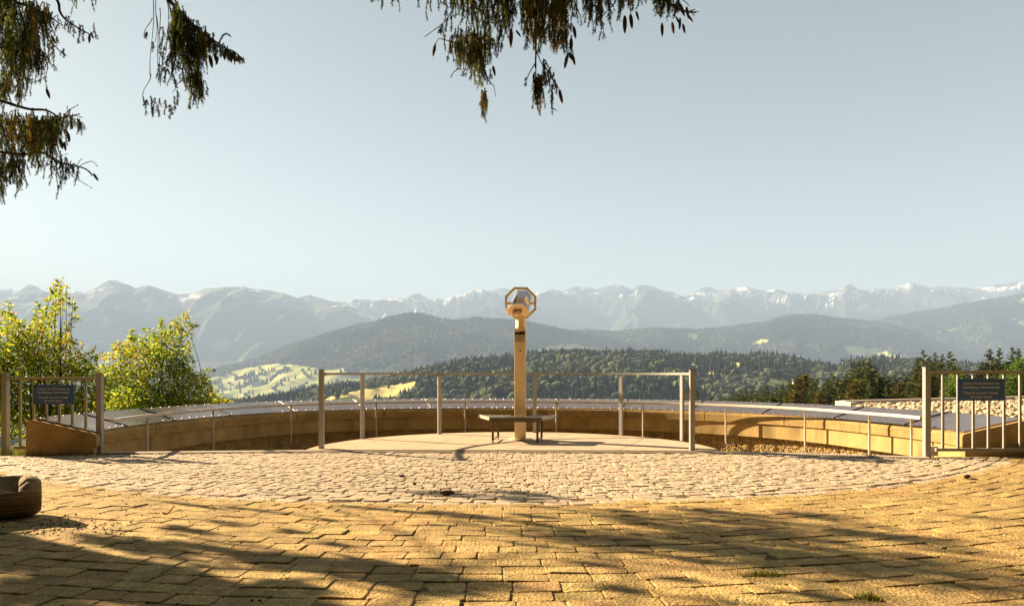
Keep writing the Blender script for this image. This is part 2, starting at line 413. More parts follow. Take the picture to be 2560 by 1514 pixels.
p2 = [(-700, 1000), (1200, 900), (1350, 862), (1436, 834), (1470, 829), (1511, 835), (1545, 835), (1580, 830), (1631, 827), (1682, 829), (1751, 829), (1786, 827), (1837, 820), (1888, 815), (1926, 808), (1957, 796), (1991, 791), (2029, 791), (2063, 796), (2104, 801), (2145, 805), (2186, 810), (2221, 818), (2255, 827), (2300, 839), (2334, 856), (2400, 886), (2500, 915), (3260, 935)]
P_mid2 = hill('wooded_hill', p2, 3500, 1900, -330, cover(mid2_meadows, 61, 260), nu=700, nv=100, amp=120, L=520, seed=27, jag=.8)
p1 = [(-700, 1050), (300, 1000), (380, 976), (440, 956), (497, 938), (548, 926), (600, 916), (651, 901), (685, 884), (719, 870), (771, 856), (822, 839), (860, 829), (894, 818), (946, 808), (973, 800), (1014, 791), (1045, 788), (1066, 793), (1100, 801), (1134, 807), (1168, 804), (1192, 800), (1237, 803), (1285, 806), (1319, 810), (1346, 815), (1374, 822), (1408, 829), (1436, 836), (1500, 850), (1600, 872), (1800, 902), (3260, 940)]
P_mid1 = hill('meadow_hill', p1, 3100, 1600, -300, cover(mid1_meadows, 71, 240), nu=760, nv=110, amp=95, L=520, seed=33, jag=.8)
p0 = [(-700, 1060), (600, 1012), (742, 989), (794, 979), (845, 968), (896, 963), (947, 953), (1000, 944), (1066, 929), (1117, 917), (1168, 909), (1237, 902), (1285, 898), (1322, 892), (1374, 887), (1425, 885), (1477, 887), (1545, 887), (1614, 885), (1665, 890), (1720, 896), (1768, 896), (1792, 888), (1837, 896), (1905, 895), (1957, 898), (1991, 903), (2025, 915), (2077, 915), (2140, 908), (2200, 903), (2265, 907), (2317, 915), (2560, 926), (3260, 940)]
P_near = hill('near_wooded_hill', p0, 820, 340, -62, cover(near_meadows, 81, 66), nu=760, nv=120, amp=24, L=125, seed=37, jag=.6)

# ---- woods on the hills (nobody could count them): one object per hill
def tree_templates(k):
    cone = MB()
    def con(rad, z0, z1, kk):
        a = np.linspace(0, 2 * PI, kk, endpoint=False) + rng.random()
        v = np.vstack([np.stack([rad * np.cos(a), rad * np.sin(a), np.full(kk, z0)], 1), [[0, 0, z1]]])
        return v, [(i, (i + 1) % kk, kk) for i in range(kk)]
    out = []
    for i in range(3):
        V = []; Fc = []; n = 0
        for rad, z0, z1 in ((.20, .05, .55), (.15, .32, .8), (.09, .6, 1.0)):
            v, f = con(rad * (1 + .2 * rng.random()), z0, z1, k); V.append(v); Fc += [tuple(q + n for q in t) for t in f]; n += len(v)
        out.append((np.vstack(V), np.array(Fc)))
    for i in range(3):
        bm = bmesh.new(); bmesh.ops.create_icosphere(bm, subdivisions=1, radius=.42)
        v = np.array([q.co[:] for q in bm.verts]); bm.verts.index_update()
        f = np.array([[x.index for x in q.verts] for q in bm.faces]); bm.free()
        v = v * (1 + .35 * (rng.random((len(v), 1)) - .5)); v[:, 2] = v[:, 2] * .95 + .45
        out.append((v, f))
    return out

def woods(name, P, nv, meadows, n, h0, h1, tmin, k=6, broad=.35, seed=5, pxr=(-150, 2720), label=None, spare=.03, cs=90.):
    r = np.random.default_rng(seed)
    tpl = tree_templates(k)
    nu = P.shape[0]
    lo = (pxr[0] + 700) / 3960 * (nu - 1); hi = (pxr[1] + 700) / 3960 * (nu - 1)
    u = lo + (hi - lo) * r.random(n); v = (tmin + (1 - tmin) * r.random(n) ** .85) * (nv - 1)
    v[: n // 9] = (nv - 1) * (1 - .012 * r.random(n // 9))
    i = np.clip(u.astype(int), 0, nu - 2); j = np.clip(v.astype(int), 0, nv - 2)
    fu = (u - i)[:, None]; fv = (v - j)[:, None]
    Q = (P[i, j] * (1 - fu) + P[i + 1, j] * fu) * (1 - fv) + (P[i, j + 1] * (1 - fu) + P[i + 1, j + 1] * fu) * fv
    sx = 1280 + Q[:, 0] / Q[:, 1] * F; sy = HZ - (Q[:, 2] - CAMZ) / Q[:, 1] * F
    keep = (sy < 1035)
    clump = fbm(Q[:, 0] / cs, Q[:, 1] / cs, 3, seed)
    for poly, mc in meadows:
        hp_ = .7 * (h0 + h1) / 2 / Q[:, 1] * F
        ins = inpoly(sx, sy, poly) | inpoly(sx, sy - hp_, poly)
        keep &= ~ins | (r.random(n) < np.where(clump > .60, .5, spare * .25))
    Q = Q[keep]; n = len(Q)
    kindn = fbm(Q[:, 0] / cs / 1.8, Q[:, 1] / cs / 1.8, 3, seed + 4)
    isb = r.random(n) < np.clip(broad + (kindn - .5) * 2.2, 0, 1)
    mb = MB()
    tid = np.where(isb, 3 + r.integers(0, 3, n), r.integers(0, 3, n))
    h = (h0 + (h1 - h0) * r.random(n)) * np.where(isb, .85, 1.0)
    for t in range(6):
        s = np.where(tid == t)[0]
        if not len(s): continue
        tv, tf = tpl[t]
        a = r.random(len(s)) * 2 * PI; wd = h[s] * (.8 + .5 * r.random(len(s)))
        ca, sa = np.cos(a) * wd, np.sin(a) * wd
        V = np.empty((len(s), len(tv), 3))
        V[..., 0] = Q[s, 0, None] + tv[None, :, 0] * ca[:, None] - tv[None, :, 1] * sa[:, None]
        V[..., 1] = Q[s, 1, None] + tv[None, :, 0] * sa[:, None] + tv[None, :, 1] * ca[:, None]
        V[..., 2] = Q[s, 2, None] - 1 + tv[None, :, 2] * h[s][:, None]
        fc = (tf[None] + (np.arange(len(s)) * len(tv))[:, None, None]).reshape(-1, tf.shape[1])
        base = np.array((.066, .074, .036)) if t >= 3 else np.array((.013, .021, .014))
        c = base * (.45 + 1.1 * r.random((len(s), 1))) * (1 + .25 * (r.random((len(s), 3)) - .5))
        mb.add(V, fc, col=np.repeat(c, len(tv), 0))
    o = mb.build(name, M['forest'])
    return tag(o, label, None, None, 'stuff')

woods('forest', P_near, 120, near_meadows, 20000, 4.5, 12, .25, 6, .5, 5, spare=.05, cs=50.)
woods('hill_forest', P_mid1, 110, mid1_meadows, 30000, 15, 24, .30, 5, .3, 6, pxr=(250, 1700), spare=.08)
woods('hill_forest', P_mid2, 100, mid2_meadows, 30000, 16, 25, .35, 5, .3, 7, pxr=(1250, 2600), spare=.05)
woods('mountain_forest', P_mid3, 90, mid3_meadows, 16000, 18, 28, .35, 5, .3, 8, pxr=(1950, 2700))

# chalet on the wooded slope
q = W(1988, 957, 560.)
hs = thing('house', 'small white house with low reddish roof far away on the wooded slope', 'house', q)
m = MB(); m.box(q + (0, 0, .8), (3.8, 3.2, 2.7)); m.build('wall', M['white'], hs)
m = MB()
x, y, z = q + (0, 0, 2.15)
m.add([(x - 2.3, y - 2.1, z), (x + 2.3, y - 2.1, z), (x + 2.3, y + 2.1, z), (x - 2.3, y + 2.1, z), (x - 2.3, y, z + 1.2), (x + 2.3, y, z + 1.2)],
      [(0, 1, 5, 4), (2, 3, 4, 5), (1, 2, 5), (3, 0, 4), (3, 2, 1, 0)])
m.build('roof', M['tile'], hs)
for k in (-1.0, 0, 1.0):
    m = MB(); m.box(q + (k, -1.61, .95), (.5, .04, .65)); m.build('window', M['dark'], hs)
# ================================================================== the paved terrace
EX = np.array([-12, -6.2, -4.95, -4.53, -2.6, -1.2, 0, 1.2, 2.4, 3.6, 4.65, 4.76, 6.0, 12.0])
EY = np.array([8.0, 8.05, 8.17, 8.24, 8.42, 8.42, 8.40, 8.37, 8.30, 8.06, 7.74, 7.98, 8.0, 8.0])
def edge_y(x): return np.interp(x, EX, EY)
AX, AY, AR = -0.2, 12.5, 7.42            # centre of the curved courses, radius where the setts end

# bedding sheet under the stones, with a skirt down into the ditch
xs = np.linspace(-11, 11, 133)
ys = np.linspace(0, 1, 60)
ex = edge_y(xs) - 0.02
Y = -7 + (ex[:, None] + 7) * ys[None, :]
rho = np.hypot(xs[:, None] - AX, Y - AY)
def und(x, y): return (fbm(x * 1.1, y * 1.1, 2, 77) - .5) * np.where(np.hypot(np.asarray(x) - AX, np.asarray(y) - AY) < AR, .009, .022)
Zb = np.where(rho < AR, -.0052, -.0060) + und(np.repeat(xs[:, None], 60, 1), Y)
Pb = np.stack([np.repeat(xs[:, None], 60, 1), Y, Zb], -1)
sk = np.stack([xs, ex, np.full(133, -.92)], -1)[:, None, :]
m = MB(); m.grid(np.concatenate([Pb, sk], 1))
kinds(m.build('terrace_bedding', M['joint']), 'structure')

def stone(mb, c, ax, ay, L, Wd, h, gap, col, inset, drop, tilt, edge_z, rad):
    """one block: eight sided outline in three levels"""
    hl, hw = L / 2 - gap, Wd / 2 - gap
    cr = min(rad, hl * .6, hw * .6)
    o = np.array([(hl, hw - cr), (hl - cr, hw), (-hl + cr, hw), (-hl, hw - cr), (-hl, -hw + cr), (-hl + cr, -hw), (hl - cr, -hw), (hl, -hw + cr)])
    o = o + (rng.random((8, 2)) - .5) * gap * 1.4
    lv = []
    for sc, z in ((1.0, edge_z), (1.0, h - drop), (1 - inset * .45, h - drop * .28), (1 - inset, h)):
        q = o * (1 - (1 - sc) * np.array([min(1, Wd / L * 1.2), 1]))
        zz = z + (q @ tilt if z > edge_z else 0)
        lv.append(np.column_stack([c[0] + q[:, 0] * ax[0] + q[:, 1] * ay[0], c[1] + q[:, 0] * ax[1] + q[:, 1] * ay[1], np.broadcast_to(zz, (8,))]))
    V = np.vstack(lv)
    V[24:, 2] += (rng.random(8) - .5) * drop * .4
    f = [(a * 8 + i, a * 8 + (i + 1) % 8, a * 8 + 8 + (i + 1) % 8, a * 8 + 8 + i) for a in range(3) for i in range(8)] + [tuple(range(24, 32))]
    mb.add(V, f, col=col)

def courses(mb, r0, r1, pitch, length, xlim, ymin, base, cvar, hj, gap, inset, drop, edge_z, rad, jit, tiltj):
    r = r0; n = 0; k = 0
    while r < r1:
        pw = pitch * (1 + (rng.random() - .5) * jit)
        rm = r + pw / 2
        a = -PI / 2 - min(xlim / rm, 1.5) + (k % 2) * length / 2 / rm + rng.random() * .02
        a1 = -PI / 2 + min(xlim / rm, 1.5)
        while a < a1:
            ln = length * (1 + (rng.random() - .5) * jit)
            am = a + ln / 2 / rm
            x, y = AX + rm * math.cos(am), AY + rm * math.sin(am)
            if ymin < y < edge_y(x) - .10 and abs(x) < 9.5:
                wob = (rng.random() - .5) * jit * .12
                ax = (-math.sin(am + wob), math.cos(am + wob)); ay = (math.cos(am + wob), math.sin(am + wob))
                c = np.array(base) * (1 + (rng.random() - .5) * cvar) * (1 + (rng.random(3) - .5) * .10)
                g = 1 - .12 * fbm(x * .8, y * .8, 3, 4)
                stone(mb, (x + (rng.random() - .5) * jit * .03, y + (rng.random() - .5) * jit * .03), ax, ay, ln, pw, float(und(x, y)) + (rng.random() - .5) * hj, gap * (.7 + .7 * rng.random()), c * g,
                      inset, drop * (.7 + .6 * rng.random()), (rng.random(2) - .5) * tiltj, edge_z, rad)
                n += 1
            a += ln / rm
        r += pw; k += 1
    return n

mb = MB()
courses(mb, AR + .005, 14.6, .126, .205, 8.0, -1.8, (.47, .31, .115), .38, .007, .0016, .075, .0042, -.03, .012, .20, .06)
kinds(mb.build('block_paving', M['paver'], smooth=False), 'structure')
mb = MB()
courses(mb, AR - .29, AR - .01, .13, .20, 7.5, 3, (.51, .385, .255), .22, .010, .004, .16, .008, -.03, .02, .45, .07)
courses(mb, 3.7, AR - .29, .084, .092, 7.6, 3, (.52, .395, .265), .24, .008, .0022, .16, .0045, -.03, .012, .6, .09)
kinds(mb.build('cobblestone_paving', M['sett'], smooth=False), 'structure')

# edging strip and slot drain along the front of the ditch
def along(x0, x1, n): 
    x = np.linspace(x0, x1, n); return np.stack([x, edge_y(x)], 1)
def ribbon(mb, pts, off0, off1, z0, z1):
    P = np.asarray(pts); T = np.gradient(P, axis=0); T /= np.linalg.norm(T, axis=1)[:, None]
    Nn = np.stack([-T[:, 1], T[:, 0]], 1)
    a = P + Nn * off0; b = P + Nn * off1
    S = np.stack([np.column_stack([a, np.full(len(P), z0)]), np.column_stack([a, np.full(len(P), z1)]), np.column_stack([b, np.full(len(P), z1)]), np.column_stack([b, np.full(len(P), z0)])], 1)
    mb.grid(S, closed_v=True)
m = MB(); ribbon(m, along(-5.0, 4.72, 80), -.012, .075, -.3, .012)
kinds(m.build('edging_strip', M['edge']), 'structure')
m = MB(); ribbon(m, along(-4.4, 4.66, 80), -.085, -.075, -.02, .007); ribbon(m, along(-4.4, 4.66, 80), -.024, -.0135, -.02, .008)
pp = along(-4.4, 4.66, 260)
for i in range(259):
    c = (pp[i] + pp[i + 1]) / 2; d = pp[i + 1] - pp[i]; a = math.atan2(d[1], d[0])
    m.box((c[0] + math.sin(a) * .05, c[1] - math.cos(a) * .05, -.006), (.013, .05, .02), rz=a)
kinds(m.build('slot_drain', M['edge']), 'structure')
m = MB(); ribbon(m, along(-4.4, 4.66, 80), -.088, -.01, -.04, -.0155)
kinds(m.build('drain_channel', M['dark']), 'structure')

# ditch floor
m = MB()
a = np.linspace(0, 2 * PI, 64, endpoint=False)
m.add(np.column_stack([CX + 5.33 * np.cos(a), CY + 5.33 * np.sin(a), np.full(64, -.62)]), [tuple(range(64))])
kinds(m.build('ditch_floor', M['dash']), 'structure')

# round viewing platform
PCX, PCY, PR = 0.0, 8.5, 2.5
pf = thing('viewing_platform', 'pale concrete half round platform slab carrying the coin telescope', 'platform', (PCX, PCY, 0))
def disc_poly(R0, R1=None, n=64):
    pts = []
    for i in range(n + 1):
        t = -.10 + (PI + .20) * i / n
        x, y = PCX + R0 * math.cos(t), PCY + R0 * math.sin(t)
        pts.append((x, y))
    pts = [p for p in pts if p[1] > edge_y(p[0]) + .02]
    x0, x1 = pts[-1][0], pts[0][0]
    fr = [(x, float(edge_y(x)) + .02) for x in np.linspace(x0, x1, 30)[1:-1]]
    return pts + fr
m = MB(); m.prism(disc_poly(2.5), -.16, .018); o = m.build('slab', M['slab'], pf)
m = MB(); m.prism(disc_poly(2.22), .0175, .0215); m.build('raised_screed', M['slab'], pf)
m = MB(); m.prism(disc_poly(1.9), -.95, -.161); m.build('pier', M['concrete'], pf)
m = MB()                                                      # open joints in the slab, a grid turned against the front
def joint(p, q):
    p = np.array(p); q = np.array(q); d = q - p; L = np.hypot(*d); d /= L; nn = np.array([-d[1], d[0]]) * .005
    m.add([(*(p + nn), .0222), (*(q + nn), .0222), (*(q - nn), .0222), (*(p - nn), .0222)], [(3, 2, 1, 0)])
def clip_joint(p, dirv):
    t = np.linspace(-6, 6, 2401); P = np.array(p)[None] + t[:, None] * np.array(dirv)[None]
    ok = (np.hypot(P[:, 0] - PCX, P[:, 1] - PCY) < 2.2) & (P[:, 1] > edge_y(P[:, 0]) + .04)
    if ok.any():
        s = P[ok]; joint(s[0], s[-1])
ua = np.array(G(1098, 1109)[:2]) ; ub = np.array(G(1010, 1127)[:2])
du = (ua - ub) / np.linalg.norm(ua - ub); dv = np.array([du[1], -du[0]])
p0 = np.array(G(1317, 1128)[:2])
for k in range(-3, 4):
    clip_joint(ua + dv * k * 1.22, du); clip_joint(ua + du * k * 1.22, dv)
m.build('joint_line', M['batten'], pf)
m = MB(); x = np.linspace(-2.2, 2.2, 40); ribbon(m, np.stack([x, edge_y(x) + .0005], 1), .0755, .083, -.01, .0205)
m.build('front_angle', M['rust'], pf)

# ================================================================== panorama wall
WT = np.array([(-9, 5.06), (5, 5.10), (15, 5.06), (30, 5.16), (54, 5.20), (82, 5.12), (106, 5.24), (128, 5.52), (143, 5.48), (163, 5.15), (180, 4.98), (190, 4.90)])
WTS = spline(WT, 400)
def wall_r(deg): return np.interp(deg, WTS[:, 0], WTS[:, 1])
A0, A1 = -4.5, 184.0
def wp(deg, off, z):
    r = wall_r(deg) + off; a = np.radians(deg)
    return np.stack(np.broadcast_arrays(CX + r * np.cos(a), CY + r * np.sin(a), z), -1)
def sweep(mb, prof, d0, d1, n, caps=True):
    dg = np.linspace(d0, d1, n)
    pr = np.asarray(prof)
    P = np.stack([wp(dg, o, z) for o, z in pr], 1)
    base = mb.n
    mb.grid(P, closed_v=True)
    k = len(pr)
    if caps:
        mb.F.append(np.array([list(range(k))], np.int64) + base)
        mb.F.append(np.array([list(range(k))[::-1]], np.int64) + base + (n - 1) * k)
wall = thing('panorama_wall', 'low half round concrete wall topped with dark copper panels around the platform', 'wall', (CX, CY, 0))
m = MB(); sweep(m, [(.03, -.135), (.03, .093), (.60, .093), (.60, -.135)], A0, A1, 150); m.build('smooth_band', M['concrete'], wall)
m = MB(); sweep(m, [(.15, -.95), (.15, -.137), (.66, -.137), (.66, -.95)], A0 + .5, A1 - .5, 150); m.build('pebbled_base', M['dash'], wall)
def facing_stones():
    g = np.random.default_rng(91); n = 7500
    dgp = g.uniform(A0 + .6, 66, n); zp = g.uniform(-.60, -.15, n); rp = .009 + .013 * g.random(n)
    c = wp(dgp, .145, zp)
    bm = bmesh.new(); bmesh.ops.create_icosphere(bm, subdivisions=1, radius=1.0); bm.verts.index_update()
    v = np.array([q.co[:] for q in bm.verts]); f = np.array([[q.index for q in p.verts] for p in bm.faces]); bm.free()
    V = c[:, None, :] + v[None] * rp[:, None, None] * (1 + .5 * (g.random((n, 1, 3)) - .5)) * (1 + .3 * (g.random((n, len(v), 1)) - .5))
    ff = (f[None] + (np.arange(n) * len(v))[:, None, None]).reshape(-1, 3)
    mb = MB(); mb.add(V, ff, col=np.repeat(np.array((.40, .28, .13)) * (.5 + .75 * g.random((n, 1))), len(v), 0))
    o = mb.build('pebble_facing', M['pebble'], wall, smooth=True); o['kind'] = 'stuff'
facing_stones()
segs = [A0, 17.5, 34, 50.5, 67, 84, 101, 118, 135, 151, 167.5, A1]
for a, b in zip(segs[:-1], segs[1:]):
    m = MB(); sweep(m, [(0, .095), (0, .208), (.012, .236), (.055, .252), (.70, .405), (.76, .40), (.78, .37), (.78, -.95), (.66, -.95), (.602, -.14), (.602, .095)], a + (.07 if a > A0 else 0), b - (.07 if b < A1 else 0), 20)
    m.build('rough_coping', M['rough'], wall)
pan = [A0 + .8, 9, 24.0, 39.0, 53.6, 68.0, 81.8, 95.0, 108.4, 121.6, 135, 148.5, 162, 174, A1 - .8]
for i, (a, b) in enumerate(zip(pan[:-1], pan[1:])):
    dg = np.linspace(a + .06, b - .06, 16)
    prof = [(.050, .254), (.047, .264), (.39, .352), (.705, .424), (.712, .408), (.38, .332)]
    m = MB(); P = np.stack([wp(dg, o, z) for o, z in prof], 1)
    m.grid(P, closed_v=True)
    m.F.append(np.array([range(6)], np.int64)); m.F.append(np.array([list(range(6))[::-1]], np.int64) + 15 * 6)
    pn = m.build('copper_panel', M['copper'], wall)
    m = MB(); nb = max(3, int(round((b - a) / 1.65)))
    for k in range(nb):
        dgk = a + .5 + (b - a - 1.0) * k / (nb - 1)
        for o_, z_ in ((.085, .2745), (.672, .4175)):
            m.lathe([(.013, 0), (.013, .005), (.006, .010)], wp(dgk, o_, z_), 6, axis=(0, -.22, .97))
    m.build('bolts', M['bolt'], pn)
    if i:
        m = MB(); mid = wp(a, 0.05, .262); end = wp(a, .70, .428)
        m.tube([mid + (0, 0, .005), wp(a, .38, .355) , end], .010, 6); m.build('seam_batten', M['batten'], pn)

# low handrail standing in the ditch
hr = thing('handrail', 'low curved grey handrail running in front of the copper topped wall', 'handrail', (CX, CY, -.6))
def hp(deg, z, off=-.17): return wp(deg, off, z)
dgs = np.linspace(A0, A1, 2000); sx = hp(dgs, .2); sxp = 1280 + sx[:, 0] / sx[:, 1] * F
dg = np.linspace(dgs[np.where(sxp <= 2304)[0][0]], dgs[np.where(sxp >= 262)[0][-1]], 120)
m = MB(); m.tube(hp(dg, .392), .021, prof=[(1, -.75), (1, .75), (.8, .95), (-.8, .95), (-1, .75), (-1, -.75), (-.8, -.95), (.8, -.95)], k=8); m.build('rail', M['handrail'], hr, smooth=False)
dgs = np.linspace(A0, A1, 2000); sx = hp(dgs, .2); sxp = 1280 + sx[:, 0] / sx[:, 1] * F
for px in (369, 533, 728, 940, 1162, 1391, 1607, 1815, 2012, 2174, 2279):
    d = dgs[np.argmin(np.abs(sxp - px))]
    pts = [hp(d, .375), hp(d, .1), hp(d, -.16), hp(d, -.24, -.165), hp(d, -.285, -.14), hp(d, -.30, -.06), hp(d, -.30, .14)]
    m = MB(); m.tube(pts, .0155, 8); m.build('post', M['handrail'], hr, smooth=True)

# ================================================================== railing of the platform
rl = thing('railing', 'waist high pale steel railing curving round the edge of the platform', 'railing', (PCX, PCY, 0))
RP = [(-2.34, 8.60), (-2.11, 9.87), (-1.10, 10.62), (.354, 10.87), (1.62, 10.40), (2.32, 9.55), (2.16, 8.40)]
RT = spline([(-2.30, 8.60), (-2.36, 9.25), (-2.11, 9.87), (-1.70, 10.33), (-1.10, 10.66), (-.40, 10.86), (.354, 10.87), (1.05, 10.72), (1.62, 10.40), (2.10, 9.98), (2.33, 9.50), (2.36, 8.95), (2.20, 8.42)], 90)
m = MB(); m.tube(np.column_stack([RT, np.full(90, .934)]), .020, prof=[(1.1, -.8), (1.1, .8), (-1.1, .8), (-1.1, -.8)], up=(0, 0, 1)); m.build('rail', M['paint'], rl)
for i, (x, y) in enumerate(RP):
    a = math.atan2(y - PCY, x - PCX)
    m = MB()
    if i in (0, 6):
        m.box((x, y, .019 + .482), (.058, .058, .964), rz=0 if i == 0 else .05, bevel=.004); po = m.build('post', M['paint'], rl)
        m = MB(); m.box((x, y, .988), (.078, .078, .008), bevel=.002); m.build('post_cap', M['steel_dark'], po)
    else:
        m.box((x, y, .020 + .449), (.056, .034, .898), rz=a + PI / 2, bevel=.003); po = m.build('post', M['paint'], rl)

# ================================================================== gates
def gate(name, label, x0, x1, y, ztop, zbot, bars, posts, mt, brz):
    g = thing(name, label, 'gate', (x0, y, 0))
    xa, xb = posts[0][0], posts[1][0]
    m = MB(); m.box(((xa + xb) / 2, y, ztop), (xb - xa - posts[0][3], .034, .032), bevel=.003); m.build('top_rail', mt, g)
    m = MB(); m.box(((xa + xb) / 2 + .03, y, zbot), (xb - xa - posts[0][3] - .1, .034, .034), bevel=.003); m.build('bottom_rail', mt, g)
    for b in bars:
        m = MB(); m.box((b, y, (ztop + zbot) / 2), (.025, .022, ztop - zbot - .033), bevel=.002); m.build('bar', mt, g)
    for px, py, ph, pw in posts:
        m = MB(); m.box((px, py, ph / 2 - .05), (pw, pw, ph + .1), bevel=.004); po = m.build('post', M['paint'], g)
        m = MB(); m.box((px, py, ph + .0045), (pw + .012, pw + .012, .008), bevel=.002); m.build('post_cap', mt, po)
    return g
dL = 8.28; X = lambda px, d: (px - 1280) / F * d
gate('garden_gate', 'olive grey barred metal gate beside the green shrubs', -6.0, -4.9, dL, .882, .066, [X(p, dL) for p in (51, 84.5, 116.5, 149, 181, 214.6)],
     [(X(14, dL), dL, .938, .063), (X(250, dL - .04), dL - .04, .938, .063)], M['paint_olive'], 0)
dR = 7.88
gate('garden_gate', 'pale barred metal gate before the gravel roof and dark spruces', 4.6, 6.4, dR, .956, .083, [X(p, dR) for p in (2357, 2395, 2433, 2471, 2510, 2550, 2589)],
     [(X(2314, dR), dR - .02, 1.005, .063), (X(2632, dR), dR, 1.0, .063)], M['paint'], 0)

def text_mesh(s, size, name, mt, M4, parent, extrude=.001, align='CENTER', xs=1.0):
    cu = bpy.data.curves.new(name, 'FONT'); cu.body = s; cu.size = size; cu.align_x = align; cu.extrude = extrude; cu.resolution_u = 2
    t = bpy.data.objects.new(name, cu); COL.objects.link(t)
    dgx = bpy.context.evaluated_depsgraph_get(); dgx.update()
    me = bpy.data.meshes.new_from_object(t.evaluated_get(dgx))
    bpy.data.objects.remove(t); bpy.data.curves.remove(cu)
    if xs != 1.0: me.transform(Matrix.Diagonal((xs, 1, 1, 1)))
    me.transform(Matrix.Translation(-Vector(org(parent))) @ M4)
    me.materials.clear(); me.materials.append(mt)
    o = bpy.data.objects.new(name, me); COL.objects.link(o); o.parent = parent
    return o

def notice(label, x0, x1, y, z0, z1, corner):
    s = thing('notice_sign', label, 'sign', ((x0 + x1) / 2, y, (z0 + z1) / 2))
    w, h = x1 - x0, z1 - z0; cx, cz = (x0 + x1) / 2, (z0 + z1) / 2
    m = MB(); m.box((cx, y, cz), (w, .006, h), bevel=.0015); m.build('board', M['sign'], s)
    R = Matrix.Rotation(PI / 2, 4, 'X')
    for txt, rz in (('Schützen Sie das Panorama vor', .74), ('Beschädigung u. Beschmutzung!', .565), ('Please do not soil or damage', .31), ('the copper plaque!', .135)):
        text_mesh(txt, h * .150, 'lettering', M['letters'], Matrix.Translation((cx, y - .0045, z0 + h * rz)) @ R, s, xs=w * .86 / (h * .150 * 14.0))
    for sx_ in (-1, 1):
        for sz_ in (-1, 1):
            m = MB(); m.lathe([(.007, 0), (.007, .004)], (cx + sx_ * (w / 2 - .014), y - .003, cz + sz_ * (h / 2 - .014)), 8, axis=(0, -1, 0)); m.build('screw', M['black'], s)
    return s
def zat(py, d): return CAMZ - (py - HZ) / F * d
notice('dark blue notice with white lettering on the olive gate beside the shrubs', X(83, 8.25), X(184.5, 8.25), 8.255, zat(1010, 8.255), zat(961, 8.255), 0)
notice('dark blue notice with white lettering on the pale gate before the gravel roof', X(2394, 7.85), X(2512, 7.85), 7.855, zat(1001, 7.855), zat(946, 7.855), 0)

# small concrete foot beside the right gate post
m = MB(); q = G(2328, 1139); m.box(q + (0.06, .10, .05), (.10, .12, .11), bevel=.015); 
tag(m.build('concrete_block', M['edge'], None), 'small pale concrete block at the foot of the gate post beside the copper wall', 'block')

# ================================================================== coin operated telescope
SX, SY = 0.115, 9.72
sc = thing('coin_telescope', 'tall coin operated binocular telescope on a square steel column with octagonal ring', 'telescope', (SX, SY, .02))
def zs(py): return CAMZ - (py - HZ) / F * SY
ang = math.radians(-4)
R3 = Matrix.Translation((SX, SY, 0)) @ Matrix.Rotation(ang, 4, 'Z')
def loc(x, y, z): return np.array(R3 @ Vector((x, y, z)))
px1 = SY / F
m = MB(); m.lathe([(.160, .0216), (.165, .024), (.165, .038), (.160, .042), (.05, .043)], (SX - .0, SY, 0), 36); m.build('base_plate', M['steel'], sc)
cw = 27.6 * px1
m = MB(); m.box(loc(0, 0, (.043 + zs(883)) / 2), (cw, cw, zs(883) - .043), rz=ang, bevel=.007); m.build('column', M['steel'], sc)
zb0, zb1 = zs(884), zs(823)
m = MB(); m.box(loc(0, 0, (zb0 + zb1) / 2), (cw * 1.04, cw * 1.03, zb1 - zb0), rz=ang, bevel=.004); cb = m.build('coin_box', M['steel'], sc)
yf = -cw * 1.03 / 2
m = MB(); m.box(loc(-.004, yf - .001, zs(832.5)), (cw * .93, .006, 7.5 * px1), rz=ang, bevel=.001); m.build('coin_slot_panel', M['black'], cb)
m = MB(); m.box(loc(-.035, yf - .005, zs(830)), (.06, .006, .009), rz=ang, bevel=.002); m.build('coin_slot', M['steel'], cb)
m = MB(); m.box(loc(-.003, yf - .001, zs(845.5)), (cw * .92, .004, 19 * px1), rz=ang, bevel=.001); ip = m.build('info_plate', M['plate'], cb)
for i, (t, dz) in enumerate((('1 EURO', .034), ('M  M', .012), ('M  M', -.010), ('- - - - - -', -.034))):
    text_mesh(t, .018, 'plate_lettering', M['steel_dark'], Matrix.Translation(Vector(loc(-.003, yf - .0035, zs(845.5) + dz))) @ Matrix.Rotation(ang, 4, 'Z') @ Matrix.Rotation(PI / 2, 4, 'X'), ip, extrude=.0004)
m = MB(); m.box(loc(0, yf - .002, zs(870)), (cw * .92, .006, 25 * px1), rz=ang, bevel=.002); dr = m.build('service_door', M['steel'], cb)
m = MB(); m.lathe([(.014, 0), (.014, .006), (.008, .008)], loc(0.003, yf - .005, zs(876)), 16, axis=(0, -1, 0)); m.build('lock', M['steel_dark'], dr)
m = MB(); m.box(loc(0, 0, zb1 + .004), (cw * 1.08, cw * 1.06, .010), rz=ang, bevel=.002); m.build('cover_plate', M['steel'], cb)
zc0, zc1 = zb1 + .009, zs(789)
m = MB(); m.lathe([(.070, zc0), (.070, zc0 + .03), (.062, zc0 + .034)], (SX + .006, SY, 0), 24); m.build('swivel_collar', M['steel'], sc)
m = MB()
a6 = np.arange(6) * PI / 3 + PI / 6 + PI / 6 + math.radians(2)
m.prism([(SX + .010 + .076 * math.cos(q), SY + .076 * math.sin(q)) for q in a6], zc0 + .03, zc1 + .01); m.build('hexagonal_neck', M['steel'], sc)
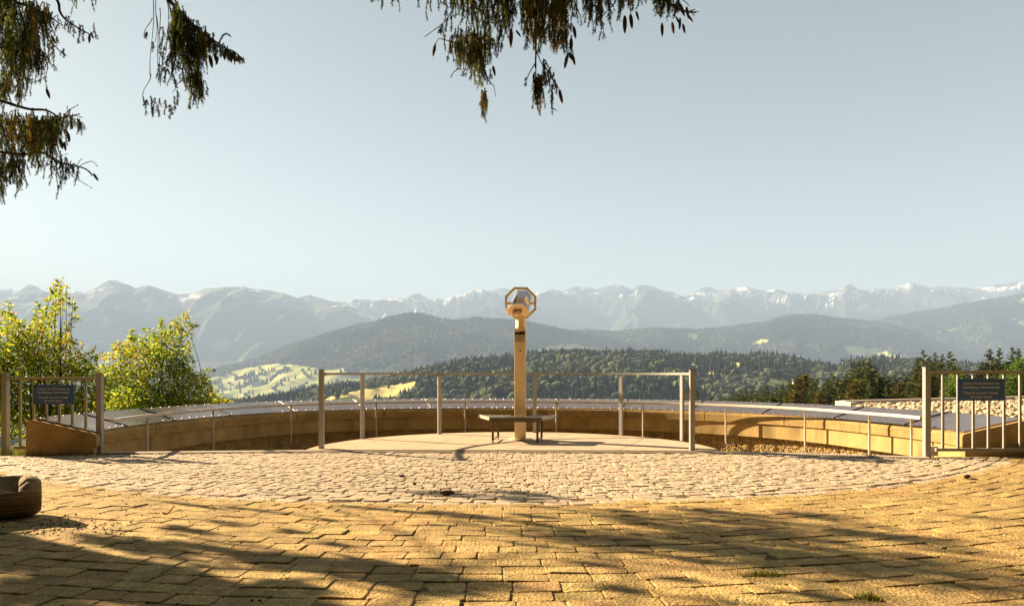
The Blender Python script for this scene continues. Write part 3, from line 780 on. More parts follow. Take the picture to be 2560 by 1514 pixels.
# octagonal ring, upright, facing the terrace
rcx, rcz = X(1301.5, SY), zs(757.5); rr_ = 39.2 * px1
m = MB()
oc = [(math.cos(PI / 8 + k * PI / 4), math.sin(PI / 8 + k * PI / 4)) for k in range(8)]
ro = rr_ / math.cos(PI / 8); ri = (rr_ - 6.0 * px1) / math.cos(PI / 8)
ring = np.array([[(rcx + r * c, SY - .02 + yy, rcz + r * s_) for r, yy in ((ro, -.035), (ro, .035), (ri, .035), (ri, -.035))] for c, s_ in oc])
m.grid(ring, closed_u=True, closed_v=True); m.build('octagonal_ring', M['steel'], sc)
for sgn in (-1, 1):
    m = MB(); m.tube([(rcx + sgn * .112, SY - .02, rcz - .004), (rcx + sgn * (rr_ - .03), SY - .02, rcz - .004)], .017, 12); m.build('pivot', M['steel'], sc)
# binocular body, tilted up and turned a little to the right
tilt = math.radians(36); yaw = math.radians(-14)
BM = Matrix.Translation((rcx - .008, SY - .03, rcz - .015)) @ Matrix.Rotation(yaw, 4, 'Z') @ Matrix.Rotation(tilt, 4, 'X')
def hexbody(mb, y0, y1, w0, w1, h):
    pr = lambda w: [(-w / 2, -h / 2), (w / 2, -h / 2), (w / 2, h * .12), (w / 2 - h * .38, h / 2), (-w / 2 + h * .38, h / 2), (-w / 2, h * .12)]
    v = [(x, y0, z) for x, z in pr(w0)] + [(x, y1, z) for x, z in pr(w1)]
    f = [tuple(range(6)), tuple(range(6, 12))[::-1]] + [(i, i + 6, (i + 1) % 6 + 6, (i + 1) % 6) for i in range(6)]
    bm = bmesh.new(); vs = [bm.verts.new(q) for q in v]
    for q in f: bm.faces.new([vs[i] for i in q])
    bmesh.ops.recalc_face_normals(bm, faces=bm.faces)
    bmesh.ops.bevel(bm, geom=list(bm.edges), offset=.004, segments=2, affect='EDGES')
    mb.frombm(bm, BM)
m = MB(); hexbody(m, -.15, .25, .27, .255, .15); bd = m.build('binocular_body', M['chrome'], sc)
m = MB(); hexbody(m, -.166, -.148, .292, .292, .168); ep = m.build('eyepiece_plate', M['steel'], bd)
for sgn in (-1, 1):
    c0 = BM @ Vector((sgn * .036 - .006, -.164, -.012)); c1 = BM @ Vector((sgn * .036 - .006, -.214, -.012)); ax = (c1 - c0).normalized()
    m = MB(); m.lathe([(.032, 0), (.032, .018), (.027, .020), (.027, .042), (.030, .044), (.030, .052), (.016, .052)], c0, 20, axis=ax); e = m.build('eyepiece', M['bronze'], bd)
    m = MB(); m.lathe([(.0165, .0), (.0165, .0025)], c1 - ax * .001, 16, axis=ax); m.build('eyepiece_lens', M['black'], e)
for sgn in (-1, 1):
    c0 = BM @ Vector((sgn * .055, .236, 0)); ax = (BM.to_3x3() @ Vector((0, 1, 0))).normalized()
    m = MB(); m.lathe([(.046, 0), (.046, .035), (.040, .036)], c0, 24, axis=ax); ob = m.build('objective_tube', M['steel_dark'], bd)
    m = MB(); m.lathe([(.039, .030), (.039, .0365)], c0 , 20, axis=ax); m.build('objective_lens', M['glass'], ob)
xs0 = -.083
m = MB()
v = [BM @ Vector(q) for q in ((-.078, -.12, .0757), (-.036, -.12, .0757), (-.032, .242, .0757), (-.072, .242, .0757), (-.078, -.12, .0772), (-.036, -.12, .0772), (-.032, .242, .0772), (-.072, .242, .0772))]
m.add([q[:] for q in v], [(3, 2, 1, 0), (4, 5, 6, 7), (0, 1, 5, 4), (1, 2, 6, 5), (2, 3, 7, 6), (3, 0, 4, 7)])
st = m.build('dark_lettered_strip', M['black'], bd)
text_mesh('TOP.UMUO', .050, 'strip_lettering', M['letters'], BM @ Matrix.Translation((-.066, .225, .0774)) @ Matrix.Rotation(-PI / 2 - .03, 4, 'Z'), st, extrude=.0003, align='LEFT', xs=1.25)

# ================================================================== step bench around the column
bn = thing('step_bench', 'low dark slatted metal bench around the foot of the telescope', 'bench', (0.08, 9.45, .02))
zt = .358
BF = [(-.462, 9.86), (-.295, 9.28), (.395, 9.20), (.615, 9.74)]     # back left, front left, front right, back right
n = 26
for i in range(n):
    t0, t1 = (i + .18) / n, (i + .82) / n
    def pt(t, fb):
        b = np.array(BF[0]) * (1 - t) + np.array(BF[3]) * t; f = np.array(BF[1]) * (1 - t) + np.array(BF[2]) * t
        return b * (1 - fb) + f * fb
    lo = .02
    mx = pt((t0 + t1) / 2, .3)[0]
    if abs(mx - SX) < .12: lo = .44
    q = [pt(t0, lo), pt(t1, lo), pt(t1, .97), pt(t0, .97)]
    m = MB(); m.prism([tuple(p) for p in q][::-1], zt - .016, zt + (.002 if i % 2 else 0)); m.build('slat', M['bench'], bn)
def beam(p, q, w, z0, z1, mt, nm):
    p = np.array(p); q = np.array(q); d = (q - p) / np.linalg.norm(q - p); nn = np.array([-d[1], d[0]]) * w / 2
    m = MB(); m.prism([tuple(p + nn), tuple(p - nn), tuple(q - nn), tuple(q + nn)], z0, z1); return m.build(nm, mt, bn)
beam(BF[0], BF[1], .022, zt - .038, zt + .003, M['bench_lit'], 'end_bar'); beam(BF[2], BF[3], .022, zt - .038, zt + .003, M['bench_lit'], 'end_bar')
beam(np.array(BF[1]) + (.012, 0), np.array(BF[2]) - (.012, 0), .022, zt - .058, zt - .002, M['bench'], 'front_bar')
beam((-.44, 9.845), (-.02, 9.805), .022, zt - .045, zt - .003, M['bench'], 'back_bar'); beam((.25, 9.79), (.59, 9.745), .022, zt - .045, zt - .003, M['bench'], 'back_bar')
for x, y in ((X(1232, 9.30), 9.30), (X(1245.5, 9.80), 9.80), (X(1343.5, 9.25), 9.25), (X(1354, 9.70), 9.70)):
    m = MB(); m.box((x, y, (zt - .05 + .05) / 2 + .0), (.030, .030, zt - .10), bevel=.003); lg = m.build('leg', M['bench'], bn)
    m = MB(); m.lathe([(.022, .0222), (.022, .027), (.007, .030), (.007, .052)], (x, y, 0), 10); m.build('levelling_foot', M['bench'], lg)
beam((X(1232, 9.3), 9.32), (X(1245.5, 9.8), 9.78), .016, .052, .064, M['bench'], 'floor_bar'); beam((X(1343.5, 9.25), 9.27), (X(1354, 9.7), 9.68), .016, .052, .064, M['bench'], 'floor_bar')

# ================================================================== hollowed log at the left
lg = thing('hollow_log', 'weathered grey hollowed log lying on the paving with a dark cavity', 'log', (-3.6, 4.6, 0))
e1 = np.array([-3.15, 4.68]); dirl = np.array([-.80, -.60]); dirl /= np.linalg.norm(dirl)
nl = np.array([-dirl[1], dirl[0]])          # points to the viewer's side
if nl[1] > 0: nl = -nl
L = 2.6; ns = 60; ka = 96
s_ = np.concatenate([np.array([0, .004, .012, .028, .05, .08, .12, .16]), np.linspace(.20, L, ns - 8)])
rad = .140
ths = np.linspace(0, 2 * PI, ka, endpoint=False)
P = np.zeros((ns, ka, 3)); LC = np.zeros((ns, ka, 3))
for i, q in enumerate(s_):
    sh = 1 - .30 * math.exp(-q / .03) if q < .3 else 1.0
    for j, t in enumerate(ths):
        cs_, sn_ = math.cos(t), math.sin(t)
        crack = float(vnoise(cs_ * 9 + 20, sn_ * 9 + q * .35 + 20, 5)); fine_ = float(vnoise(cs_ * 26 + 50, sn_ * 26 + q * 1.1 + 50, 6))
        ck = max(0, 1 - abs(crack - .5) / .045)
        r = rad * sh * (1 + .05 * (float(fbm(cs_ * 1.5 + 5, sn_ * 1.5 + q * 1.2 + 5, 3, 3)) - .5) * 2 + .012 * (fine_ - .5)) - .010 * ck
        o = r * cs_ * 1.10; z = rad * .97 + r * sn_
        if PI * .14 < t < PI * .58 and q > .10:           # the cavity along the top
            f = math.sin((t - PI * .14) / (PI * .44) * PI) ** .45 * min(1, (q - .10) / .06)
            z -= f * .11
        c = e1 + dirl * q + nl * o
        P[i, j] = (c[0], c[1], max(z, .004))
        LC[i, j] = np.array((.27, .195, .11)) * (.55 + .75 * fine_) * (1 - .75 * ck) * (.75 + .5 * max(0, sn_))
m = MB(); m.grid(P, closed_v=True, col=LC); m.F.append(np.array([list(range(ka))[::-1]], np.int64)); m.F.append(np.array([list(range(ka))], np.int64) + (ns - 1) * ka)
m.build('shell', M['wood'], lg, smooth=True)
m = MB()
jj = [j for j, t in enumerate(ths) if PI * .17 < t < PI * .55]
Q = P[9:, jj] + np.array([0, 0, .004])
m.grid(Q); m.build('hollow_shade', M['hollow_shade'], lg, smooth=True)  # near-black sheet in the cavity; its shade is put into the colour
# ================================================================== flat roof with gravel behind the wall
fr = thing('flat_roof', 'flat gravel covered roof with pale metal kerb behind the copper wall', 'roof', (9.5, 14, .2))
RZ = .27
c0, c1 = W(2098, 1010, 15.3), W(2700, 985, 19.5)
roof = [(c0[0], c0[1]), (c1[0], c1[1]), (18, 7.5), (6.2, 7.9), (6.0, 9.5), (6.05, 11.0)]
m = MB(); m.prism(roof[::-1], -1.2, RZ - .03); m.build('roof_deck', M['dash'], fr)
N = 26000
p = np.column_stack([rng.uniform(5.4, 17, N), rng.uniform(8.2, 19.5, N)])
k = inpoly(p[:, 0], p[:, 1], [(c0[0] + .12, c0[1] - .15), (c1[0], c1[1] - .1), (17.5, 8.4), (6.2, 8.4), (6.1, 9.5), (6.1, 11.2)])
k &= rng.random(N) < np.clip(1.25 - (np.hypot(p[:, 0], p[:, 1]) - 9) / 16, .35, 1)
p = p[k]
bm = bmesh.new(); bmesh.ops.create_icosphere(bm, subdivisions=1, radius=1.0); bm.verts.index_update()
iv = np.array([v.co[:] for v in bm.verts]); itf = np.array([[v.index for v in f.verts] for f in bm.faces]); bm.free()
def pebbles(p, z0, r0, r1, seed, name, parent, mt, base, cv=.5):
    g = np.random.default_rng(seed); n = len(p)
    s = (r0 + (r1 - r0) * g.random((n, 1)) ** 1.6) * (1 + .5 * (g.random((n, 3)) - .5)) * np.array([1.15, 1, .72])
    A = g.random(n) * 2 * PI
    V = iv[None] * s[:, None] * (1 + .3 * (g.random((n, len(iv), 1)) - .5))
    x = V[..., 0] * np.cos(A)[:, None] - V[..., 1] * np.sin(A)[:, None]; y = V[..., 0] * np.sin(A)[:, None] + V[..., 1] * np.cos(A)[:, None]
    zb = z0(p[:, 0], p[:, 1]) if callable(z0) else np.full(n, z0)
    V = np.stack([x + p[:, 0, None], y + p[:, 1, None], V[..., 2] + (zb + s[:, 2] * (.25 + .9 * g.random(n)))[:, None]], -1)
    f = (itf[None] + (np.arange(n) * len(iv))[:, None, None]).reshape(-1, 3)
    c = np.array(base) * (1 - cv / 2 + cv * g.random((n, 1))) * (1 + .14 * (g.random((n, 3)) - .5))
    mb = MB(); mb.add(V, f, col=np.repeat(c, len(iv), 0))
    return mb.build(name, mt, parent, smooth=True)
o = pebbles(p, RZ - .03, .022, .055, 3, 'gravel', fr, M['pebble'], (.44, .34, .22)); o['kind'] = 'stuff'
m = MB()
a, b = np.array(c0), np.array(c1)
d = (b - a)[:2] / np.linalg.norm((b - a)[:2]); nn = np.array([d[1], -d[0]])
m.prism([tuple(a[:2] + nn * .0), tuple(a[:2] - nn * .16 * -1), tuple(b[:2] + nn * .16), tuple(b[:2])][::-1], RZ - .06, RZ + .075)
m.build('edge_kerb', M['edge'], fr)
m = MB(); e0 = a[:2]; e1_ = np.array([6.05, 11.0]); m.box((e0[0] - .02, e0[1] - .35, RZ + .0), (.14, .7, .13), bevel=.01); m.build('edge_kerb', M['edge'], fr)

# ================================================================== needles and hanging spruce sprays
class Spray:
    """collects twigs (tubes) and needles of one limb"""
    def __init__(s): s.tw = MB(); s.B = []; s.D = []; s.Ln = []; s.Wd = []; s.K = []
    def needles(s, P, per_m, ln, wd, col, dens=1.0):
        P = np.asarray(P); seg = np.linalg.norm(np.diff(P, axis=0), axis=1); Lt = seg.sum()
        n = int(Lt * per_m * dens)
        if n < 1: return
        u = np.sort(rng.random(n)) * Lt; cs = np.concatenate([[0], np.cumsum(seg)])
        i = np.clip(np.searchsorted(cs, u) - 1, 0, len(seg) - 1); f = ((u - cs[i]) / seg[i])[:, None]
        b = P[i] * (1 - f) + P[i + 1] * f
        T = (P[i + 1] - P[i]) / seg[i][:, None]
        r = rng.normal(size=(n, 3)); r -= (r * T).sum(1)[:, None] * T; r /= np.linalg.norm(r, axis=1)[:, None] + 1e-9
        dd = r * .85 + T * .65; dd /= np.linalg.norm(dd, axis=1)[:, None]
        s.B.append(b); s.D.append(dd); s.Ln.append(ln * (.7 + .5 * rng.random(n))); s.Wd.append(np.full(n, wd))
        s.K.append(np.asarray(col)[None] * (.6 + .8 * rng.random((n, 1))))
    def hang(s, top, L, spread, col, need=(480, .018, .0046), subs=None, sway=.12, bare=0.0, tip=None):
        """one drooping spray from point top, L metres long"""
        top = np.asarray(top, float); n = max(4, int(L / .05) + 2)
        t = np.linspace(0, 1, n)[:, None]
        dx = rng.normal(0, sway * L, 2)
        P = top + np.column_stack([dx[0] * t + .03 * L * np.sin(t * 7 + rng.random() * 6), dx[1] * t, -L * t * (1 - .06 * t)])
        s.tw.tube(P, np.linspace(.0042, .0014, n) * (.8 + .5 * rng.random()), 4, cap=False)
        s.needles(P[int(n * bare):], *need, col)
        ns = int((L / .045) if subs is None else subs)
        for k in range(ns):
            u = bare + (1 - bare) * (.04 + .9 * rng.random()); i = min(int(u * (n - 1)), n - 2); b = P[i]
            l = spread * (1.15 - .75 * u) * (.5 + .8 * rng.random())
            a = rng.random() * 2 * PI; m_ = 5; q = np.linspace(0, 1, m_)[:, None]
            out = .45 * l
            Q = b + np.column_stack([math.cos(a) * out * q ** .8, math.sin(a) * out * q ** .8, -l * .95 * q ** 1.5])
            s.tw.tube(Q, np.linspace(.0022, .0010, m_), 3, cap=False)
            c = col if (tip is None or rng.random() > .2) else tip
            s.needles(Q, *need, c)
    def build(s, parent, ncol=True):
        if s.tw.n: s.tw.build('twigs', M['twig'], parent, smooth=True)
        if s.B:
            b = np.concatenate(s.B); d = np.concatenate(s.D); l = np.concatenate(s.Ln)[:, None]; w = np.concatenate(s.Wd)[:, None]; c = np.concatenate(s.K)
            r = rng.normal(size=b.shape); sd = np.cross(d, r); sd /= np.linalg.norm(sd, axis=1)[:, None] + 1e-9
            V = np.stack([b - sd * w / 2, b + sd * w / 2, b + d * l * .7 + sd * w * .35, b + d * l], 1)
            f = np.arange(len(b) * 4).reshape(-1, 4)
            mb = MB(); mb.add(V, f, col=np.repeat(c, 4, 0)); mb.build('needles', M['needle'], parent)

GREEN = (.032, .050, .014); OLIVE = (.115, .115, .020); LIT_GOLD = (.30, .19, .025); LIT_GREEN = (.20, .24, .03); BROWN = (.085, .048, .025)  # gold and bright green: needles caught by light, put into the colour
def pal(w=(5, 3, 1.2, .5, .6)):
    a = np.array([GREEN, OLIVE, LIT_GOLD, LIT_GREEN, BROWN]); w = np.array(w) / sum(w)
    return a[rng.choice(5, p=w)]

def spruce_cone(parent, px, py, d, length_px, tilt=0.0, fat=.16):
    """cone hanging from (px, py)"""
    t = W(px, py, d); L = length_px / F * d
    ax = Vector((math.sin(tilt), rng.uniform(-.15, .15), -1)).normalized()
    u = np.linspace(0, 1, 15); r = L * fat * np.sin(PI * np.clip(u * .93 + .05, 0, 1)) ** .55 * (1 - .25 * u)
    r = r * (1 + .07 * (np.arange(15) % 2))
    m = MB(); m.lathe(np.column_stack([r, u * L]), t, 9, axis=ax); return m.build('cone', M['cone'], parent, smooth=True)

def limb(parent, name, pts, r0, r1, k=7):
    m = MB(); P = spline(pts, max(8, len(pts) * 5)); m.tube(P, np.linspace(r0, r1, len(P)), k)
    return m.build(name, M['bark'], parent, smooth=True), P

def fringe(sp, prof, n, d, dj, w=(5, 3, 1.2, .5, .6), lo=.45, spread=.12, need=(480, .018, .0046), subs=None, sway=.10, bare=0.0, pxj=8, pyj=14):
    """sprays hanging from an outline of (px, py, length in px)"""
    P = np.asarray(prof, float); u = rng.random(n) * (len(P) - 1); i = u.astype(int); i = np.minimum(i, len(P) - 2); f = (u - i)[:, None]
    Q = P[i] * (1 - f) + P[i + 1] * f
    n = int(n * 1.25)
    for q in Q:
        q = q + np.array([0, -abs(rng.normal(0, pyj)), 0]) * min(1, q[2] / 60)
        dd = d + rng.uniform(-dj, dj); l = q[2] / F * dd * (lo + (1 - lo) * rng.random())
        sp.hang(W(q[0] + rng.normal(0, pxj), q[1], dd), max(l, .05), min(spread, l * .6 + .03), pal(w), need, subs, sway, bare, tip=LIT_GREEN)

# ---- the spruce standing out of frame at the left
TLx, TLy = -7.0, 6.1
t1 = thing('spruce_tree', 'tall spruce beside the terrace, its drooping branches hanging down over the shrubs and garden gate', 'tree', (TLx, TLy, -.05))
m = MB(); zz = np.linspace(-.2, 15, 24)
m.tube(np.column_stack([TLx + .05 * np.sin(zz), np.full(24, TLy), zz]), .21 * (1 - zz / 16.5) + .01, 14); m.build('trunk', M['bark'], t1, smooth=True)

def tree_branch(parent, origin, outline, r0=.03, col=None):
    """branch from the trunk to the start of an outline, then along it"""
    o, P = limb(parent, 'branch', [origin, (np.array(origin) + np.array(outline[0])) / 2 + np.array([0, 0, .25])] + list(outline), r0, .005)
    return o

D = 7.0
b = tree_branch(t1, (TLx, TLy, 5.4), [W(-120, 60, D), W(0, 5, D), W(60, 12, D), W(120, 40, D), W(150, 60, D)])
sp = Spray()
fringe(sp, [(-60, -60, 150), (0, -10, 170), (40, 0, 185), (75, 5, 165), (105, 25, 120), (125, 45, 60)], 62, D, .5, spread=.13)
fringe(sp, [(-40, 90, 110), (0, 100, 120), (50, 110, 100), (85, 120, 70), (120, 140, 30)], 26, D, .4, w=(4, 3, 2, .6, 1))
fringe(sp, [(100, 30, 100), (125, 95, 70), (148, 120, 24), (158, 130, 14)], 9, D, .15, spread=.07)
fringe(sp, [(45, 150, 110), (70, 160, 120), (100, 150, 100), (122, 160, 75)], 10, D, .3, bare=.45, subs=3, spread=.05)
fringe(sp, [(-50, 190, 120), (0, 200, 110), (30, 200, 110), (60, 205, 85)], 40, D + .3, .6, w=(4, 4, 2, .6, .8), spread=.10, pyj=30)
fringe(sp, [(50, 120, 100), (95, 130, 95), (122, 150, 70)], 18, D, .3, w=(4, 4, 2, .6, .8), spread=.08)
fringe(sp, [(-40, 60, 120), (10, 70, 150), (50, 80, 160), (80, 90, 120), (105, 95, 80)], 40, D, .5, w=(5, 3, 1.5, .8, .8), spread=.11)
for pl in (((-20, -10), (30, 20), (70, 60), (110, 90), (150, 128), (166, 140)), ((40, 0), (60, 60), (66, 120), (62, 180), (70, 225)), ((0, 120), (40, 110), (80, 125), (118, 150)), ((80, 30), (110, 60), (140, 40))):
    P = spline([W(a_, b_, D) for a_, b_ in pl], 18); sp.tw.tube(P, np.linspace(.009, .003, 18), 5); sp.needles(P, 300, .016, .004, pal((4, 3, 1, .4, 1)))
sp.build(b)
for q in ((128, 88, 22, .5), (116, 222, 26, .35), (58, 205, 14, .2)): spruce_cone(b, q[0], q[1], D, q[2], q[3])
b = tree_branch(t1, (TLx, TLy, 5.9), [W(60, -70, 6.8), W(138, -5, 6.8), W(150, 30, 6.8), W(165, 50, 6.8), W(195, 70, 6.8), W(228, 88, 6.8)], .02)
sp = Spray()
fringe(sp, [(150, 28, 40), (165, 52, 45), (190, 68, 48), (215, 80, 45), (236, 90, 30)], 11, 6.8, .08, spread=.05, w=(3, 2, 1, 1, 2))
fringe(sp, [(175, -30, 75), (195, -30, 85), (212, -40, 60), (228, -40, 80), (250, -40, 55)], 9, 6.9, .1, spread=.03, w=(6, 2, .5, .2, .5))
sp.build(b); spruce_cone(b, 224, 86, 6.8, 22, -.1); spruce_cone(b, 227, 80, 6.8, 18, .3)
# the bare reddish bough with its curtain of sprays
b = tree_branch(t1, (TLx, TLy, 3.9), [W(-160, 215, D), W(0, 252, D), W(40, 264, D), W(75, 273, D), W(112, 275, D), W(133, 284, D), W(152, 294, D), W(200, 285, D)], .022)
sp = Spray()
fringe(sp, [(-70, 285, 170), (0, 292, 165), (40, 298, 165), (80, 300, 165), (112, 305, 130), (132, 304, 90), (152, 300, 62)], 120, D + .5, 1.0, spread=.12, w=(4, 3, 1.8, .7, .6))
fringe(sp, [(152, 294, 50), (170, 292, 40), (186, 300, 48), (196, 310, 34)], 14, D, .15, spread=.07, w=(6, 3, .3, .3, .6))
P = spline([W(-60, 296, D), W(20, 303, D), W(85, 306, D), W(125, 303, D), W(150, 297, D)], 24); sp.tw.tube(P, .006, 5); sp.needles(P, 700, .022, .005, GREEN)
for x0, y0, x1, y1 in ((160, 287, 196, 262), (168, 282, 168, 266), (175, 289, 206, 294), (185, 300, 196, 322)):
    P = spline([W(x0, y0, D), W((x0 + x1) / 2, (y0 + y1) / 2 - 2, D), W(x1, y1, D)], 8); sp.tw.tube(P, .003, 4); sp.needles(P, 500, .013, .003, GREEN)
sp.build(b)
for q in ((193, 296, 20, .45), (168, 330, 26, .35), (160, 355, 24, .25), (150, 345, 28, .2), (66, 285, 16, .3)): spruce_cone(b, q[0], q[1], D, q[2], q[3])
b = tree_branch(t1, (TLx, TLy, 3.5), [W(-120, 350, 7.1), W(40, 385, 7.1), (W(100, 380, 7.1)), W(140, 402, 7.1), W(165, 410, 7.1), W(197, 417, 7.1), W(216, 424, 7.1), W(232, 440, 7.1)], .016)
sp = Spray()
fringe(sp, [(-70, 395, 140), (0, 405, 125), (30, 410, 80), (60, 400, 60)], 34, 7.1, .35, spread=.11, w=(4, 4, 2, .8, .6))
fringe(sp, [(108, 395, 85), (130, 400, 105), (150, 405, 105), (165, 412, 70), (180, 425, 50), (198, 440, 34)], 22, 7.1, .15, spread=.055, w=(7, 2, .6, .2, 1))
fringe(sp, [(20, 445, 55), (35, 455, 50), (58, 450, 60)], 7, 7.1, .1, spread=.05, w=(4, 2, 1, .3, 1))
for pl in (((197, 417), (212, 408), (232, 404), (244, 417)), ((205, 418), (218, 424), (232, 436), (247, 448)), ((165, 412), (180, 440), (205, 455), (231, 471)), ((192, 416), (198, 404), (205, 396)), ((130, 398), (146, 392), (170, 384))):
    P = spline([W(a_, b_, 7.1) for a_, b_ in pl], 10); sp.tw.tube(P, np.linspace(.004, .0015, 10), 4); sp.needles(P, 420, .013, .003, pal((3, 4, 1, .6, 1)))
sp.build(b); spruce_cone(b, 234, 434, 7.1, 22, .7)

# the rest of its crown, out of view, trimmed and filled to shape the terrace shade
sp = Spray()
def in_frame(p, mg=30):
    if p[1] < .3: return False
    x = 1280 + p[0] / p[1] * F; y = HZ - (p[2] - CAMZ) / p[1] * F
    return -mg - 60 < x < 2560 + mg and -mg < y < 1514
LIT = [(-600, 1085), (3000, 1085), (3000, 1262), (2560, 1268), (1900, 1248), (1450, 1250), (1440, 1224), (940, 1226), (900, 1250), (560, 1238), (900, 1300), (1180, 1400), (900, 1400), (640, 1345), (200, 1302), (-600, 1290)]
def shadow_px(p):
    t = p[2] / math.tan(math.radians(25.2)); x = p[0] + .878 * t; y = p[1] - .478 * t
    if y < .5: return (9999, 9999)
    return (1280 + x / y * F, HZ + CAMZ / y * F)
def sunlit(p):
    q = shadow_px(p); return bool(inpoly(np.array([q[0]]), np.array([q[1]]), LIT)[0])
def crown_tree(sp, limbs, tx, ty, z0, z1, R0, n, seed, need=(150, .035, .008), frame_ok=False, sector=None, filt=False, dens=9, spread=.22):
    g = np.random.default_rng(seed)
    for i in range(n):
        z = z0 + (z1 - z0) * (i + g.random()) / n
        a = i * 2.399 + g.random() * .4
        if sector and not sector(a): continue
        R = R0 * (1 - ((z - z0) / (z1 - z0)) ** 1.2 * .85) * (.75 + .4 * g.random())
        m_ = 9; q = np.linspace(0, 1, m_)
        P = np.column_stack([tx + np.cos(a) * R * q, ty + np.sin(a) * R * q, z + .18 * R * np.sin(q * PI * .9) - .30 * R * q ** 2])
        if not frame_ok:
            bad = [in_frame(p) for p in P]
            if any(bad):
                c = bad.index(True)
                if c < 3: continue
                P = P[:c]; m_ = c
            if filt:
                bad = [sunlit(p) for p in P]
                if any(bad):
                    c = max(4, bad.index(True) + 1)
                    P = P[:c]; m_ = len(P)
        limbs.tube(P, np.linspace(.035, .008, m_) * R / R0, 5)
        for k in range(int(dens * R)):
            u = (.15 + .85 * g.random()) * (m_ - 1); j = min(int(u), m_ - 2); p = P[j] + (P[j + 1] - P[j]) * (u - j)
            p = p + np.array([*(g.normal(0, .10, 2)), 0]) * R
            L = .25 + .55 * g.random()
            if not frame_ok and (in_frame(p) or in_frame(p - (0, 0, L))): continue
            if filt and (sunlit(p) or sunlit(p - (0, 0, L))) and g.random() < .95: continue
            if filt:
                q1 = shadow_px(p); q2 = shadow_px(p - (0, 0, L))
                if any(-150 < q_[0] < 2700 and q_[1] < 1600 for q_ in (q1, q2)) and g.random() < .88: continue
            sp.hang(p, L, spread, pal(), need, int(L * 14), .1)
lm = MB()
crown_tree(sp, lm, TLx, TLy, 2.5, 14.5, 4.6, 95, 5, filt=True, need=(300, .04, .012), dens=4.2, spread=.13)
STREAKS = [(1442, 1269, 1667, 1276, .06), (1667, 1271, 1965, 1294, .18), (1947, 1280, 2181, 1316, .20), (2001, 1312, 2361, 1370, .25), (2271, 1357, 2560, 1397, .2), (1280, 1285, 1460, 1303, .12), (1550, 1294, 1658, 1316, .15),
           (1370, 1334, 1748, 1370, .15), (1712, 1361, 2091, 1415, .18), (2046, 1406, 2361, 1460, .18), (1415, 1402, 1658, 1420, .08), (1505, 1465, 1640, 1496, .12), (1685, 1388, 1910, 1411, .08), (2361, 1285, 2560, 1294, .07), (1820, 1320, 2046, 1343, .10),
           (1280, 1357, 1505, 1370, .05), (1190, 1224, 1440, 1238, .16), (950, 1222, 1280, 1232, .08), (1250, 1240, 1420, 1252, .16), (396, 1249, 721, 1276, .05), (793, 1294, 901, 1312, .06), (396, 1312, 613, 1334, .10), (162, 1334, 505, 1379, .22),
           (360, 1352, 703, 1388, .2), (540, 1379, 865, 1424, .25), (225, 1397, 586, 1442, .22), (739, 1397, 1063, 1456, .25), (901, 1433, 1216, 1496, .3), (0, 1451, 225, 1505, .4), (120, 1460, 440, 1512, .4), (360, 1451, 811, 1505, .28), (739, 1253, 1036, 1271, .04),
           (847, 1262, 1280, 1289, .06), (703, 1325, 811, 1348, .07), (811, 1357, 955, 1370, .07), (1036, 1460, 1280, 1505, .2), (505, 1298, 721, 1316, .05), (1900, 1470, 2250, 1512, .12), (2300, 1430, 2560, 1470, .10), (1650, 1440, 1850, 1462, .08), (0, 1400, 160, 1440, .3), (0, 1440, 300, 1500, .5), (250, 1430, 640, 1500, .3), (600, 1450, 900, 1512, .25)]
gS = np.random.default_rng(404)
for x0, y0, x1, y1, wd in STREAKS:  # free hanging sprays added out of view, placed to cast these streaks
    A_, B_ = G(x0, y0)[:2], G(x1, y1)[:2]; ln = float(np.hypot(*(B_ - A_)))
    nn_ = np.array([.478, .878])
    for k in range(int(max(2, ln / .30) * max(1, wd / .034))):
        u = gS.random() * max(0, 1 - .5 / ln); q = A_ + (B_ - A_) * u + nn_ * gS.normal(0, wd * .32)
        t = 0.0
        while t < 14:
            src = np.array([q[0] - .878 * t, q[1] + .478 * t, t * math.tan(math.radians(25.2))])
            if src[2] > 2.3 and src[0] / src[1] < -.775: break
            t += .1
        t += gS.random() * 1.2; L = min(.5, ln * .45) * (.45 + .4 * gS.random())
        src = np.array([q[0] - .878 * t, q[1] + .478 * t, t * math.tan(math.radians(25.2)) + L])
        sp.hang(src, L, .05 + .05 * gS.random(), pal(), (420, .035, .011), int(L * 16), .05)
b = lm.build('branch', M['bark'], t1, smooth=True); sp.build(b)

# ---- the spruce behind the viewer whose boughs hang into the top of the picture
T2x, T2y = 2.4, -3.2
t2 = thing('spruce_tree', 'large spruce whose cone laden boughs hang from above over the middle of the terrace', 'tree', (T2x, T2y, -.05))
m = MB(); zz = np.linspace(-.2, 19, 24)
m.tube(np.column_stack([T2x + .06 * np.sin(zz), np.full(24, T2y), zz]), .30 * (1 - zz / 20.5) + .01, 14); m.build('trunk', M['bark'], t2, smooth=True)

